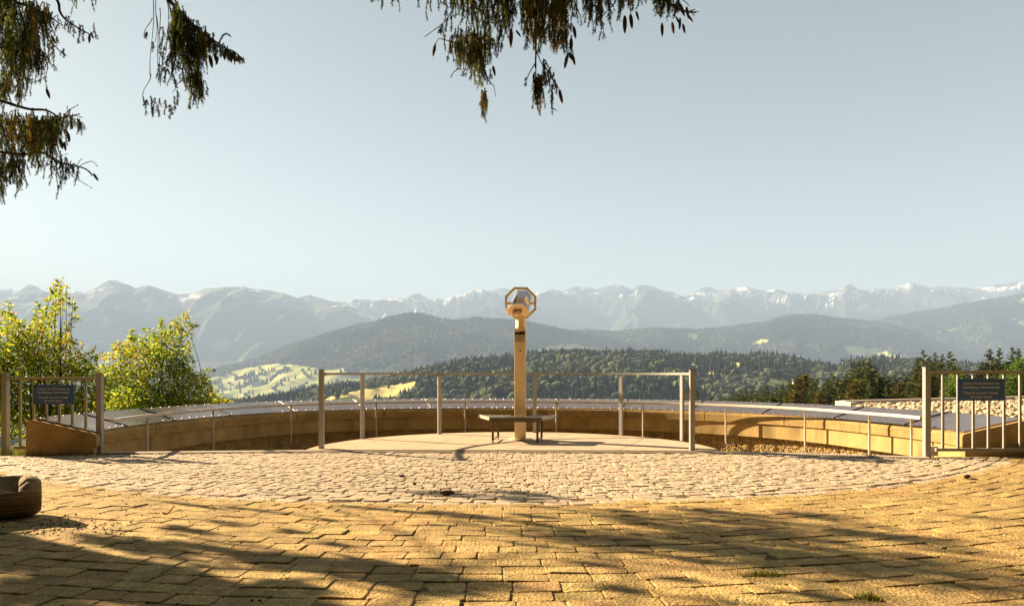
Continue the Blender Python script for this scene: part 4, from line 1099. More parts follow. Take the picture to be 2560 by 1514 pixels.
# bough over the left part
D = 6.4
b = tree_branch(t2, (T2x, T2y, 6.8), [W(330, -420, 4.5), W(395, -120, 6.0), W(418, -10, D), W(440, 18, D), W(478, 58, D), W(520, 92, D), W(560, 118, D), W(588, 138, D)], .03)
sp = Spray()
fringe(sp, [(436, 12, 190), (450, 40, 205), (468, 62, 200), (486, 82, 175), (500, 95, 130), (512, 100, 80)], 62, D, .25, spread=.10, w=(8, 2, .6, .2, .5), lo=.35, pxj=5)
fringe(sp, [(505, 92, 60), (525, 100, 55), (545, 115, 40), (565, 125, 34), (585, 136, 22), (600, 146, 12)], 46, D, .2, spread=.06, w=(9, 1.5, .4, .2, .3), pxj=4)
fringe(sp, [(420, 75, 120), (430, 80, 125), (440, 85, 110)], 12, D, .1, spread=.06, w=(3, 3, 2, .5, 1))
fringe(sp, [(468, 180, 110), (480, 190, 100), (500, 200, 70), (515, 230, 35)], 20, D, .15, spread=.07, w=(7, 2, .6, .5, .6))
for pl in (((415, -10), (424, 15), (432, 50)), ((546, 114), (553, 96), (564, 85), (577, 91)), ((430, 10), (460, 45), (500, 85), (545, 115), (590, 142)), ((560, 120), (585, 130), (605, 148))):
    P = spline([W(a_, b_, D) for a_, b_ in pl], 14); sp.tw.tube(P, .006, 5); sp.needles(P, 650, .02, .0035, GREEN)
for x0, y0, x1, y1, yn in ((383, -15, 377, 190, .75), (393, -15, 388, 105, .9), (397, 20, 405, 160, .9), (390, 40, 400, 200, .8), (378, 45, 358, 95, .55), (425, 60, 405, 165, .95), (415, 0, 428, 90, .9), (404, 100, 398, 215, .7), (420, 140, 404, 168, .95), (377, 185, 357, 240, .8), (455, 200, 430, 230, .8)):
    n_ = 12; t = np.linspace(0, 1, n_)
    P = np.array([W(x0 + (x1 - x0) * q + 3 * math.sin(q * 6 + x0), y0 + (y1 - y0) * q, D) for q in t]); sp.tw.tube(P, np.linspace(.0045, .0022, n_), 4)
    sp.needles(P[int(yn * n_):], 300, .013, .003, BROWN)
for x, y, l in ((358, 240, 28), (366, 250, 40), (376, 240, 52), (388, 245, 42), (398, 245, 56), (405, 170, 36), (412, 168, 44), (418, 172, 28), (395, 160, 50), (383, 105, 24), (368, 80, 18), (425, 262, 18), (435, 240, 36), (443, 225, 40), (440, 200, 20), (415, 250, 40), (428, 270, 30)):
    sp.hang(W(x, y, D), l / F * D, .05, pal((2, 2, 1.5, .3, 3)), subs=5)
sp.build(b)
for q in ((524, 138, 32, .2), (536, 135, 26, .3), (545, 142, 22, -.2), (560, 128, 24, .1), (578, 135, 22, 0), (583, 132, 25, .15), (596, 140, 18, 1.0), (528, 150, 20, .1)): spruce_cone(b, q[0], q[1], D, q[2], q[3], .17)

# boughs over the middle
D = 5.8
b = tree_branch(t2, (T2x, T2y, 6.2), [W(1300, -700, 3.6), W(1200, -160, 5.4), W(1178, -10, D), W(1190, 45, D), W(1195, 85, D)], .03)
sp = Spray()
fringe(sp, [(1100, -35, 60), (1130, -30, 100), (1150, -30, 120), (1170, -30, 110)], 22, D, .25, spread=.06, w=(7, 2, .5, .2, .6), lo=.5)
fringe(sp, [(1170, -30, 130), (1195, -20, 150), (1215, -30, 160), (1235, -30, 195), (1255, -30, 165), (1275, -30, 150), (1290, -30, 140)], 46, D, .3, spread=.08, w=(4, 4, 1.5, .5, .8))
fringe(sp, [(1142, 100, 75), (1155, 92, 110), (1170, 88, 140), (1182, 92, 145), (1192, 100, 145), (1205, 95, 130), (1222, 100, 80)], 44, D, .25, spread=.09, w=(4, 4, 1.2, .3, .8))
fringe(sp, [(1190, 160, 60), (1200, 170, 70), (1207, 180, 60)], 9, D, .08, spread=.06, w=(3, 3, 1, .3, 2))
fringe(sp, [(1203, 232, 74), (1209, 236, 80), (1214, 240, 76)], 12, D, .05, spread=.035, w=(2, 3, 2.5, .3, 1.5), pxj=2)
fringe(sp, [(1228, 100, 95), (1240, 110, 60), (1256, 60, 60)], 12, D, .15, spread=.05, w=(5, 2, .6, .3, 1))
fringe(sp, [(1118, 102, 60), (1125, 100, 68), (1134, 110, 40)], 7, D, .1, spread=.04, w=(4, 2, 1, .3, 2))
for pl in (((1150, -10), (1128, 30), (1112, 55), (1090, 72), (1062, 92)), ((1160, 100), (1140, 106), (1112, 100), (1096, 98), (1084, 120)), ((1112, 100), (1108, 84), (1116, 78)), ((1150, 170), (1135, 180), (1126, 195)), ((1213, 175), (1220, 200), (1234, 215), (1239, 241))):
    P = spline([W(a_, b_, D) for a_, b_ in pl], 14); sp.tw.tube(P, np.linspace(.005, .002, 14), 4)
    if pl[0][0] != 1213: sp.needles(P, 420, .013, .0032, pal((4, 3, 1, .2, 2)))
for x, y, l in ((1105, 60, 30), (1118, 45, 36), (1128, 38, 40), (1100, 68, 14)): sp.hang(W(x, y, D), l / F * D, .04, GREEN, subs=5)
for x, l in ((928, 18), (942, 18), (955, 42), (981, 34), (995, 52), (1047, 34), (1068, 70), (1076, 45), (1092, 45), (1355, 10)):
    sp.hang(W(x, -12, D + .3), l / F * D, .035, pal((5, 2, .4, .2, 1.5)), subs=4)
sp.build(b)
for q in ((1088, 112, 30, -.2), (1125, 108, 26, 0), (1277, 72, 42, 0), (1290, 76, 20, .9), (1232, 165, 26, .25)): spruce_cone(b, q[0], q[1], D, q[2], q[3], .15)

b = tree_branch(t2, (T2x, T2y, 6.6), [W(1500, -700, 3.6), W(1370, -160, 5.3), W(1345, 0, 5.7), W(1338, 60, 5.7), W(1340, 120, 5.7), W(1338, 170, 5.7)], .03)
D = 5.7; sp = Spray()
fringe(sp, [(1310, -30, 150), (1335, -30, 170), (1360, -30, 180), (1385, -30, 175), (1405, -30, 165), (1425, -30, 135)], 74, D, .3, spread=.09, w=(3, 4, 3, 1, .8))
fringe(sp, [(1325, 60, 60), (1345, 70, 85), (1365, 75, 70)], 16, D, .2, spread=.08, w=(4, 3, 1.5, .5, 1))
fringe(sp, [(1385, 80, 70), (1400, 85, 75), (1415, 90, 55)], 20, D, .2, spread=.07, w=(2, 4, 3, .8, 1))
fringe(sp, [(1336, 192, 95), (1343, 198, 104), (1351, 203, 90)], 18, D, .06, spread=.055, w=(5, 3, 1, .4, .8), pxj=3)
fringe(sp, [(1358, 165, 60), (1364, 170, 70), (1376, 190, 50), (1390, 212, 25)], 13, D, .06, spread=.055, w=(6, 3, .8, .3, .6), pxj=3)
fringe(sp, [(1377, 225, 66), (1380, 230, 66)], 3, D, .02, spread=.025, w=(6, 2, .5, .2, 1), pxj=1, sway=.03)
for pl in (((1338, 110), (1340, 150), (1339, 200)), ((1342, 130), (1350, 150), (1360, 170)), ((1337, 160), (1325, 180), (1316, 200)), ((1365, 170), (1385, 205), (1403, 230)), ((1379, 270), (1392, 276))):
    P = spline([W(a_, b_, D) for a_, b_ in pl], 12); sp.tw.tube(P, np.linspace(.005, .0025, 12), 4); sp.needles(P[6:], 350, .013, .003, GREEN)
for x, y, l in ((1316, 195, 18), (1318, 90, 30), (1384, 180, 10)): sp.hang(W(x, y, D), l / F * D, .04, GREEN, subs=4)
sp.build(b)
for q in ((1434, 66, 30, .2), (1398, 226, 34, .25), (1428, 95, 34, 0), (1418, 138, 34, -.2), (1430, 135, 30, .25), (1422, 130, 24, .4)): spruce_cone(b, q[0], q[1], D, q[2], q[3], .15)

b = tree_branch(t2, (T2x, T2y, 7.0), [W(1800, -800, 3.2), W(1600, -200, 5.0), W(1560, -30, 5.5), W(1640, -12, 5.5), W(1700, 25, 5.5), W(1740, 32, 5.5)], .025)
D = 5.5; sp = Spray()
fringe(sp, [(1440, -25, 48), (1448, -25, 40)], 3, D, .1, spread=.03, w=(6, 2, .3, .2, 1))
fringe(sp, [(1455, -25, 100), (1470, -25, 120), (1485, -20, 120), (1500, -25, 155), (1510, -25, 140), (1516, -15, 80)], 24, D, .2, spread=.07, w=(6, 3, .6, .2, 1), lo=.5)
fringe(sp, [(1520, -25, 45), (1545, -25, 95), (1560, -20, 75), (1575, -15, 55), (1590, -10, 55)], 22, D, .2, spread=.07, w=(7, 2, .4, .2, .8))
fringe(sp, [(1620, -20, 90), (1635, -18, 90), (1650, -12, 85), (1665, -5, 60), (1680, 10, 55), (1700, 15, 45)], 30, D, .2, spread=.07, w=(7, 2, .3, .2, .8))
for pl in (((1640, -12), (1690, 20), (1730, 30), (1747, 30)), ((1725, 28), (1738, 24)), ((1728, 30), (1736, 40)), ((1700, -8), (1722, 14)), ((1535, 10), (1520, 25), (1502, 45)), ((1460, -10), (1466, 18), (1456, 45))):
    P = spline([W(a_, b_, D) for a_, b_ in pl], 12); sp.tw.tube(P, np.linspace(.005, .002, 12), 4); sp.needles(P, 420, .013, .0032, GREEN)
sp.build(b)
for q in ((1562, 40, 42, .02), (1576, 36, 38, .1), (1590, 28, 24, .35), (1655, 58, 32, .05), (1680, 56, 32, .12), (1698, 8, 36, .4), (1716, 18, 30, .2), (1700, 45, 28, 0), (1707, 60, 26, .2), (1720, 38, 22, .7), (1690, 42, 20, .5)): spruce_cone(b, q[0], q[1], D, q[2], q[3], .14)
# its crown overhead, unseen, made dense to block sky light
sp = Spray(); lm = MB()
crown_tree(sp, lm, T2x, T2y, 5.6, 18.5, 5.0, 90, 9, need=(120, .06, .016))
b = lm.build('branch', M['bark'], t2, smooth=True); sp.build(b)

# ================================================================== leafy shrubs at the left
LG = [(.22, .29, .02), (.34, .40, .03), (.11, .17, .016), (.55, .52, .04), (.62, .36, .03), (.52, .20, .025)]
def shrub(label, clumps, base, d0, d1, n, seed, wts=(5, 4.4, 3.0, 1.3, .4, .1), size=.062):
    g = np.random.default_rng(seed)
    bx = W(base[0], HZ, d0)[0]
    gz = float(ground_z(np.array([bx]), np.array([(d0 + d1) / 2]))[0])
    sh = thing('shrub', label, 'shrub', (bx, (d0 + d1) / 2, gz))
    area = np.array([c[2] * c[3] for c in clumps], float); area /= area.sum()
    st = MB(); tips = []
    cd = [d0 + (d1 - d0) * g.random() for _ in clumps]
    for c, d in zip(clumps, cd):
        e = W(c[0], c[1] - c[3] * .6, d); s_ = np.array([bx + g.normal(0, .12), (d0 + d1) / 2 + g.normal(0, .1), gz])
        mid = (s_ + e) / 2 + np.array([*(g.normal(0, .15, 2)), .15])
        st.tube(spline([s_, mid, e], 10), np.linspace(.011, .003, 10), 5)
    st.build('stem', M['twig'], sh, smooth=True)
    V = []; C = []
    ci = g.choice(len(clumps), n, p=area)
    shape = np.array([(0, 0, 0), (.22, .30, .05), (.20, .66, .02), (0, 1, -.10), (-.20, .66, .02), (-.22, .30, .05), (0, .5, -.05)])
    for i in ci:
        c = clumps[i]; d = cd[i]
        r = g.normal(size=3); r /= np.linalg.norm(r); q = g.random() ** .33 if g.random() < .75 else g.random() ** .5 * 1.12
        mpp = d / F
        p = W(c[0], c[1], d) + r * q * np.array([c[2] * mpp, min(c[2], 55) * mpp, c[3] * mpp])
        l = size * (.6 + .75 * g.random())
        dirv = np.array([r[0] * .8 + g.normal(0, .5), r[1] * .6 + g.normal(0, .5), .25 * r[2] + g.normal(-.15, .45)]); dirv /= np.linalg.norm(dirv)
        up = g.normal(size=3) * .6 + np.array([0, 0, 1]); sd = np.cross(dirv, up); sd /= np.linalg.norm(sd) + 1e-9; nv_ = np.cross(sd, dirv)
        V.append(p + (shape[:, 0, None] * sd + shape[:, 1, None] * dirv + shape[:, 2, None] * nv_) * l)
        w = np.array(wts, float); 
        if c[2] < 26: w = w * np.array([1, 1.2, .8, 1.6, 2.2, 2])
        if (vnoise(p[0] * 2.2, p[2] * 2.2, seed) > .62): w = w * np.array([1, 1, .6, 2, 3.2, 2.5])
        k = g.choice(6, p=w / w.sum())
        C.append(np.tile(np.array(LG[k]) * (.7 + .6 * g.random()), (7, 1)))
    f = np.array([(0, 1, 6), (1, 2, 6), (2, 3, 6), (3, 4, 6), (4, 5, 6), (5, 0, 6)])
    F_ = (f[None] + (np.arange(n) * 7)[:, None, None]).reshape(-1, 3)
    mb = MB(); mb.add(np.concatenate(V), F_, col=np.concatenate(C)); mb.build('foliage', M['leaf'], sh)
    return sh
cl1 = [(98, 775, 7, 22), (182, 770, 6, 26), (205, 880, 7, 26), (238, 880, 6, 16), (150, 712, 6, 22), (20, 770, 7, 20), (15, 860, 50, 55), (45, 830, 28, 40), (10, 800, 22, 25), (25, 790, 12, 14), (80, 880, 55, 50), (60, 850, 30, 30), (118, 850, 30, 42), (112, 800, 22, 22), (128, 778, 20, 18), (140, 752, 22, 20), (152, 768, 18, 10), (136, 722, 11, 17), (166, 720, 9, 10), (158, 740, 12, 10), (100, 815, 16, 14), (158, 845, 14, 26), (170, 812, 10, 12), (184, 795, 5, 8), (165, 860, 25, 24), (60, 950, 90, 70), (130, 930, 70, 55), (180, 915, 40, 34), (205, 925, 22, 18), (228, 900, 16, 16), (222, 930, 30, 22), (225, 980, 40, 60), (90, 1040, 110, 60), (0, 1000, 60, 100), (170, 1020, 90, 60), (-40, 940, 60, 120)]
shrub('big sunlit shrub with green and yellow leaves behind the olive gate, tallest shoot upright', cl1, (70, 0), 10.4, 11.6, 15500, 21)
cl2 = [(330, 838, 6, 20), (404, 812, 6, 22), (290, 868, 6, 22), (474, 840, 6, 24), (520, 925, 12, 6), (300, 965, 60, 60), (350, 905, 48, 48), (382, 870, 32, 34), (420, 862, 36, 36), (436, 832, 24, 26), (450, 806, 17, 17), (468, 786, 8, 9), (482, 812, 9, 6), (400, 838, 18, 12), (372, 832, 12, 10), (310, 880, 24, 22), (340, 862, 22, 24), (318, 862, 10, 8), (274, 890, 18, 8), (256, 888, 10, 7), (400, 950, 80, 70), (478, 975, 50, 50), (350, 1005, 110, 45), (528, 1000, 36, 24), (560, 1010, 20, 12), (445, 905, 36, 40), (470, 868, 10, 14), (492, 950, 24, 14), (512, 945, 10, 6), (280, 940, 30, 40), (295, 1015, 60, 40), (460, 1020, 90, 26)]
shrub('sunlit leafy shrub between the olive gate post and the copper topped wall', cl2, (390, 0), 12.4, 13.4, 14000, 22)

# grass at the foot of the left gate
def blades(n, boxf, h0, h1, seed, cols, w=.006):
    g = np.random.default_rng(seed); p = boxf(g, n); n = len(p)
    h = h0 + (h1 - h0) * g.random(n); a = g.random(n) * 2 * PI; lean = .6 * g.random(n) * h
    sx_, sy_ = np.cos(a + PI / 2) * w / 2, np.sin(a + PI / 2) * w / 2; dx, dy = np.cos(a) * lean, np.sin(a) * lean
    b1 = p + np.column_stack([sx_, sy_, 0 * h]); b2 = p - np.column_stack([sx_, sy_, 0 * h])
    m1 = p + np.column_stack([dx * .35 + sx_ * .8, dy * .35 + sy_ * .8, h * .6]); m2 = p + np.column_stack([dx * .35 - sx_ * .8, dy * .35 - sy_ * .8, h * .6])
    t = p + np.column_stack([dx, dy, h * .92])
    V = np.stack([b1, b2, m2, m1, t], 1)
    i = np.arange(n)[:, None] * 5
    mb = MB(); c = np.array(cols)[g.integers(0, len(cols), n)] * (.7 + .6 * g.random((n, 1)))
    mb.add(V, (np.array([[0, 1, 2, 3]]) + i), (np.array([[3, 2, 4]]) + i), col=np.repeat(c, 5, 0))
    return mb
GC = [(.12, .15, .02), (.20, .20, .03), (.08, .11, .02), (.26, .20, .05)]
def gbox(g, n):
    x = g.uniform(-8.5, -5.15, n); y = g.uniform(8.25, 10.2, n)
    k = (np.hypot(x - CX, y - CY) > 5.85) | ((y < 8.6) & (x < -5.5))
    x, y = x[k], y[k]; return np.column_stack([x, y, ground_z(x, y) - .01])
o = blades(9000, gbox, .05, .22, 4, GC).build('grass', M['grass']); tag(o, None, None, None, 'stuff')
# ================================================================== conifers on the slope at the right
def conifer_mesh(kind, seed):
    """unit tree 1 m high; returns trunk and crown meshes"""
    g = np.random.default_rng(seed)
    tr = MB(); z = np.linspace(0, .98, 8); tr.tube(np.column_stack([z * 0, z * 0, z]), .012 * (1 - z) + .0006, 6)
    mb = MB(); V = []; C = []
    nbr = 760 if kind != 'round' else 620
    for t in range(nbr):
        u = (t + g.random()) / nbr; u = 1 - (1 - u) ** .78 if kind != 'round' else u
        z0 = .05 + .945 * u
        if kind == 'spruce': R = .25 * (1 - u) ** .78 + .003
        elif kind == 'slim': R = .17 * (1 - u) ** .76 + .003
        else: R = .24 * max(.06, math.sin(PI * min(1, (1 - u) * .62 + .02))) ** .7
        lump = .62 + .55 * float(vnoise(t * .035, seed * 3.1, seed)) + .25 * (g.random() - .5)
        a = g.random() * 2 * PI; r = R * lump
        slope = (-.55 + .75 * u + .25 * (g.random() - .5)) if kind != 'round' else .3 * (g.random() - .3)
        dr = slope * r
        e = np.array([math.cos(a) * r, math.sin(a) * r, dr]); sd = np.array([-math.sin(a), math.cos(a), 0])
        b = np.array([0, 0, z0]); nc = 6
        cc = np.array([(.055, .085, .020), (.095, .110, .024), (.15, .13, .03), (.038, .062, .022)][g.choice(4, p=(.35, .3, .15, .2))]) * (.7 + .6 * g.random())
        if kind == 'round': cc = np.array([(.15, .12, .026), (.11, .105, .022), (.17, .125, .026)][g.integers(0, 3)]) * (.7 + .6 * g.random())
        for q in range(nc):
            f0 = (q + .4 * g.random()) / nc; f1 = f0 + .30
            wv = max(r * .24, .006) * (1.15 - f0 * .75) * (.6 + .8 * g.random())
            sg = 1 if q % 2 else -1
            p0 = b + e * f0; p1 = b + e * min(1.05, f1 + .12) + sd * sg * wv * .9 + np.array([0, 0, (-.30 + .5 * u) * wv])
            p2 = b + e * min(1.0, f0 + .16) + sd * sg * wv * .25 + np.array([0, 0, -(.5 + .8 * g.random()) * wv]); p3 = b + e * f1
            V += [p0, p1, p2, p0, p1, p3]; C += [cc] * 6
    n = len(V) // 3
    mb.add(np.array(V), np.arange(n * 3).reshape(-1, 3), col=np.array(C))
    return tr, mb
protos = {}
for nm, kd, sd in (('a', 'spruce', 1), ('b', 'spruce', 2), ('c', 'spruce', 3), ('d', 'slim', 4), ('e', 'slim', 5), ('f', 'round', 6)):
    root = thing('spruce' if kd != 'round' else 'bushy_tree', '', 'tree', (0, 0, 0), None)
    tr, cr = conifer_mesh(kd, sd)
    tr.build('trunk', M['bark'], root, smooth=True); cr.build('crown', M['crown'], root)
    protos[nm] = root
used = set()
trees = [  # px of the tip, py of the tip, distance, kind, height, label
    (1722, 962, 62, 'a', 12, 'small dark spruce behind the last post of the platform railing, above the copper wall'),
    (1742, 967, 60, 'd', 11, 'slim spruce tip just beside the tall spruce behind the railing post'),
    (1753, 989, 58, 'b', 9, None), (1777, 985, 60, 'e', 9, None), (1700, 980, 66, 'b', 9, None), (1628, 992, 64, 'e', 8, None), (1680, 990, 66, 'd', 8, None),
    (1821, 990, 60, 'd', 10, None), (1836, 976, 60, 'e', 11, None), (1852, 966, 62, 'a', 12, None), (1864, 962, 61, 'd', 12, None), (1882, 968, 60, 'b', 12, None), (1904, 965, 62, 'c', 12, None), (1917, 958, 59, 'd', 12, None),
    (1940, 963, 60, 'b', 12, None), (1955, 955, 60, 'e', 13, None), (1973, 947, 56, 'c', 12, 'dark spruce with a spreading top, just beside the round brownish tree'),
    (2008, 933, 52, 'f', 10, 'broad round brownish green tree standing among the dark spruces'),
    (2042, 941, 56, 'd', 13, None), (2060, 950, 55, 'b', 12, None), (2081, 929, 50, 'c', 13, 'dense dark spruce with a blunt top, behind the corner of the gravel roof'), (2106, 945, 54, 'f', 10, 'low rounded olive tree crowded between two dark spruces'),
    (2133, 896, 47, 'b', 14, None), (2147, 897, 48, 'd', 14, None), (2160, 893, 46, 'e', 14, None), (2174, 891, 46, 'a', 14, 'tall spruce, highest of the clump above the kerb corner of the gravel roof'), (2186, 905, 47, 'c', 13, None),
    (2212, 926, 50, 'b', 13, None), (2236, 931, 50, 'd', 13, None), (2256, 926, 50, 'a', 13, None), (2280, 925, 48, 'c', 13, None), (2196, 940, 46, 'f', 9, 'rounded olive tree low between the two tall spruce clumps'),
    (2293, 890, 45, 'e', 14, None), (2308, 869, 44, 'a', 15, 'tall spruce behind the post of the pale gate, highest there'), (2323, 884, 45, 'd', 14, None), (2338, 874, 44, 'b', 15, None), (2356, 880, 45, 'e', 15, None), (2377, 874, 43, 'c', 15, 'open crowned spruce with drooping boughs just beyond the pale gate post'),
    (2407, 921, 47, 'b', 13, None), (2434, 925, 48, 'a', 13, None), (2455, 908, 46, 'd', 13, None), (2473, 866, 43, 'a', 15, 'tall broad spruce rising above the notice on the pale gate'), (2498, 865, 43, 'e', 15, 'narrow dark spruce spire right beside the tall broad one over the notice'),
    (2531, 863, 42, 'c', 15, None), (2546, 866, 43, 'd', 15, None), (2572, 872, 43, 'b', 14, None), (2600, 880, 44, 'a', 14, None), (2640, 860, 44, 'c', 15, None),
    # second row, lower and closer together
    (1800, 992, 50, 'd', 9, None), (1812, 985, 54, 'b', 9, None), (1828, 984, 52, 'a', 9, None), (1844, 978, 52, 'c', 9, None), (1858, 976, 50, 'd', 9, None), (1876, 976, 53, 'a', 9, None), (1893, 974, 50, 'e', 9, None), (1912, 972, 52, 'c', 9, None), (1930, 970, 50, 'a', 9, None), (1948, 966, 50, 'b', 9, None), (1964, 962, 50, 'c', 9, None), (1990, 955, 50, 'b', 9, None), (2030, 950, 50, 'a', 9, None), (2068, 945, 48, 'c', 9, None), (2092, 940, 48, 'a', 9, None), (2118, 932, 48, 'c', 9, None), (2140, 918, 46, 'a', 9, None), (2166, 912, 45, 'b', 9, None), (2195, 925, 45, 'a', 9, None), (2224, 938, 46, 'c', 9, None), (2246, 940, 46, 'a', 9, None), (2266, 938, 45, 'c', 9, None), (2286, 915, 43, 'b', 9, None), (2314, 905, 43, 'c', 9, None), (2346, 900, 43, 'b', 9, None), (2366, 905, 42, 'a', 9, None), (2392, 925, 44, 'c', 9, None), (2420, 930, 44, 'b', 9, None), (2442, 932, 44, 'c', 9, None), (2462, 900, 42, 'b', 9, None), (2486, 895, 42, 'c', 9, None), (2512, 900, 41, 'a', 9, None), (2540, 892, 41, 'b', 9, None), (2562, 895, 41, 'c', 9, None),
    (1870, 990, 52, 'b', 9, None), (1895, 992, 52, 'c', 9, None), (1925, 985, 50, 'a', 9, None), (1960, 985, 48, 'b', 9, None), (1985, 975, 47, 'f', 8, None), (2025, 965, 46, 'c', 10, None), (2050, 975, 45, 'f', 8, None), (2095, 965, 44, 'a', 10, None), (2120, 955, 43, 'b', 10, None), (2150, 945, 42, 'f', 9, None), (2172, 950, 41, 'c', 10, None),
    (2215, 958, 42, 'a', 10, None), (2245, 955, 42, 'f', 9, None), (2268, 952, 41, 'b', 10, None), (2298, 935, 40, 'c', 11, None), (2325, 930, 40, 'f', 10, None), (2352, 935, 40, 'a', 11, None), (2380, 950, 41, 'b', 10, None), (2420, 955, 41, 'c', 10, None), (2450, 950, 40, 'f', 9, None), (2485, 930, 39, 'a', 11, None), (2520, 925, 39, 'b', 11, None), (2550, 930, 39, 'c', 11, None), (2590, 930, 39, 'a', 11, None)]
GRP = 'dark spruces standing close together on the slope beyond the wall'
g = np.random.default_rng(77)
for (px, py, d, kd, h, lab) in trees:
    r = protos[kd]
    if kd in used: r = copy_tree(r)
    used.add(kd)
    t = W(px, py, d)
    h = float(t[2]) - float(ground_z(np.array([t[0]]), np.array([d]))[0]) + .4
    r.location = (float(t[0]), d, float(t[2] - h)); r.scale = (h * float(g.uniform(.85, 1.2)), h * float(g.uniform(.85, 1.2)), h); r.rotation_euler = (0, 0, float(g.random() * 6.28))
    if lab is None:
        lab = 'rounded olive brown tree filling gaps among the dark spruces' if kd == 'f' else 'dark green spruce in the crowded row beyond the curved wall'
        r['group'] = 'rounded trees among the spruces' if kd == 'f' else GRP
    elif 'group' in r: del r['group']
    r['label'] = lab
# unseen spruces added behind the viewpoint to close the sky off
for i in range(9):
    r = copy_tree(protos['abcdabcde'[i]])
    x, y, h = -13 + 3.4 * i + g.uniform(-1, 1), -9 - 5 * g.random() - 2.5 * (i % 2), 20 + 4 * g.random()
    r.location = (x, y, -.2); r.scale = (h * .9, h * .9, h); r.rotation_euler = (0, 0, float(g.random() * 6))
    r['label'] = 'tall dark spruce added out of view to block sky light'; r['group'] = 'unseen spruces added to block sky light'
for i, (x, y, h) in enumerate([(8.6, 1.6, 19), (10.8, -2.2, 22), (12.5, 4.6, 20), (8.8, -6, 23), (-13, 1.5, 20), (-10.5, -2.5, 22), (-16.5, 5.5, 21), (-8, -6.5, 24), (5.5, -7.0, 22), (-3.5, -6.0, 23), (15, 1, 22), (-14, -5, 23)]):  # more unseen spruces added at the sides and behind, cutting sky light
    r = copy_tree(protos['abcabcabcabc'[i]])
    r.location = (x, y, -.2); r.scale = (h * 1.0, h * 1.0, h); r.rotation_euler = (0, 0, float(g.random() * 6))
    r['label'] = 'tall dark spruce added out of view to block sky light'; r['group'] = 'unseen spruces added to block sky light'
# bright green young trees behind the right gate
LGsave = LG; LG = [(.10, .17, .02), (.13, .20, .025), (.07, .12, .02), (.17, .22, .03), (.19, .20, .03), (.2, .2, .03)]
shrub('bright green leafy bush between the dark spruces and the notice on the pale gate', [(2385, 965, 22, 28), (2398, 945, 14, 20), (2375, 985, 20, 20), (2400, 980, 22, 24)], (2390, 0), 30, 31, 1500, 31, size=.16)
shrub('light green leafy bush on the far side of the notice on the pale gate', [(2530, 955, 26, 30), (2550, 925, 26, 28), (2520, 980, 22, 20), (2575, 950, 30, 30)], (2545, 0), 30, 31, 1700, 32, size=.16)
LG = LGsave

# ================================================================== small things on the paving
m = None
def fallen(label, px, py, L, ang, fat=.2, mt='cone', name='fallen_cone', cat='cone'):
    p = G(px, py, .02); u = np.linspace(0, 1, 13); r = L * fat * np.sin(PI * np.clip(u * .92 + .05, 0, 1)) ** .6
    r = r * (1 + .12 * (np.arange(13) % 2))
    ax = Vector((math.cos(ang), math.sin(ang), 0))
    m = MB(); m.lathe(np.column_stack([r, (u - .5) * L]), (p[0], p[1], r.max() * .8 + .004), 12, axis=ax)
    return tag(m.build(name, M[mt], None, smooth=True), label, cat)
fallen('large brown spruce cone lying in the patch of shade on the cobblestones', 1118, 1231, .115, .15, .17)
fallen('small dark cone lying on sunlit cobblestones near the edge of the shade', 1005, 1187, .05, .1, .22)
fallen('tiny dark cone on the cobblestones, between the larger cone and the platform', 1036, 1206, .032, .4, .35)
fallen('dark brown cone lying in the joint where cobblestones meet the blocks, before the pale gate', 2418, 1190, .10, .5, .16)
p = G(420, 1291)
m = MB(); t = np.linspace(0, 1, 7); P = np.array([[(p[0] + (q - .5) * .075, p[1] + s_ * .016 * math.sin(PI * min(max(q, .06), .94)), .012 + .028 * (q - .3) ** 2 * 4 + abs(s_) * .012) for s_ in (-1, -.4, 0, .4, 1)] for q in t])
m.grid(P); tag(m.build('fallen_leaf', mat('dead_leaf', (.20, .075, .035), rough=.7, var=.3, scale=40, trans=.2), None, smooth=True), 'curled reddish brown dead leaf on the sunlit blocks beside the log shadow', 'leaf')
TG = 'small tufts of grass and moss growing in the joints'
GT = [(.22, .22, .03), (.30, .25, .04), (.14, .16, .025)]
for px, py, rx, ry, n, h, lab in (
    (745, 1234, .045, .04, 160, .03, 'bright green tuft on the cobblestones, clear of the shade, near their curved border'),
    (842, 1230, .02, .02, 40, .02, 'tiny green tuft beside the bright tuft on the cobblestones'),
    (1333, 1309, .12, .03, 420, .035, 'long olive grass strip along a joint in the middle of the blocks'),
    (1000, 1320, .02, .02, 60, .03, 'tiny yellow green tuft alone among sunlit blocks'),
    (1610, 1310, .14, .03, 380, .035, 'dark green grass strip lying within the broad streak of shade'),
    (1905, 1435, .10, .03, 320, .045, 'yellow green grass tuft at a block corner, in bright sun'),
    (2342, 1289, .05, .03, 220, .02, 'low bright moss patch on the blocks toward the pale gate'),
    (2535, 1428, .045, .03, 200, .035, 'dark green tuft at the far side edge of the blocks'),
    (2170, 1495, .05, .03, 160, .06, 'thin straggling grass sprout close to the viewer'),
    (1950, 1312, .07, .03, 200, .03, 'dull grass tuft in shade beside the start of the dark streak'),
    (2500, 1296, .05, .02, 120, .025, 'faint olive tuft beyond the bright moss patch'),
    (1690, 1340, .06, .02, 120, .03, 'dry yellowish grass wisp between two streaks of shade')):
    c = G(px, py)
    o = blades(n, lambda g, n: np.column_stack([c[0] + g.normal(0, rx / 2, n), c[1] + g.normal(0, ry / 2, n), np.full(n, -.012)]), h * .35, h * .85, int(px), GT, w=.004).build('grass_tuft', M['grass'])
    tag(o, lab, 'grass tuft', TG)
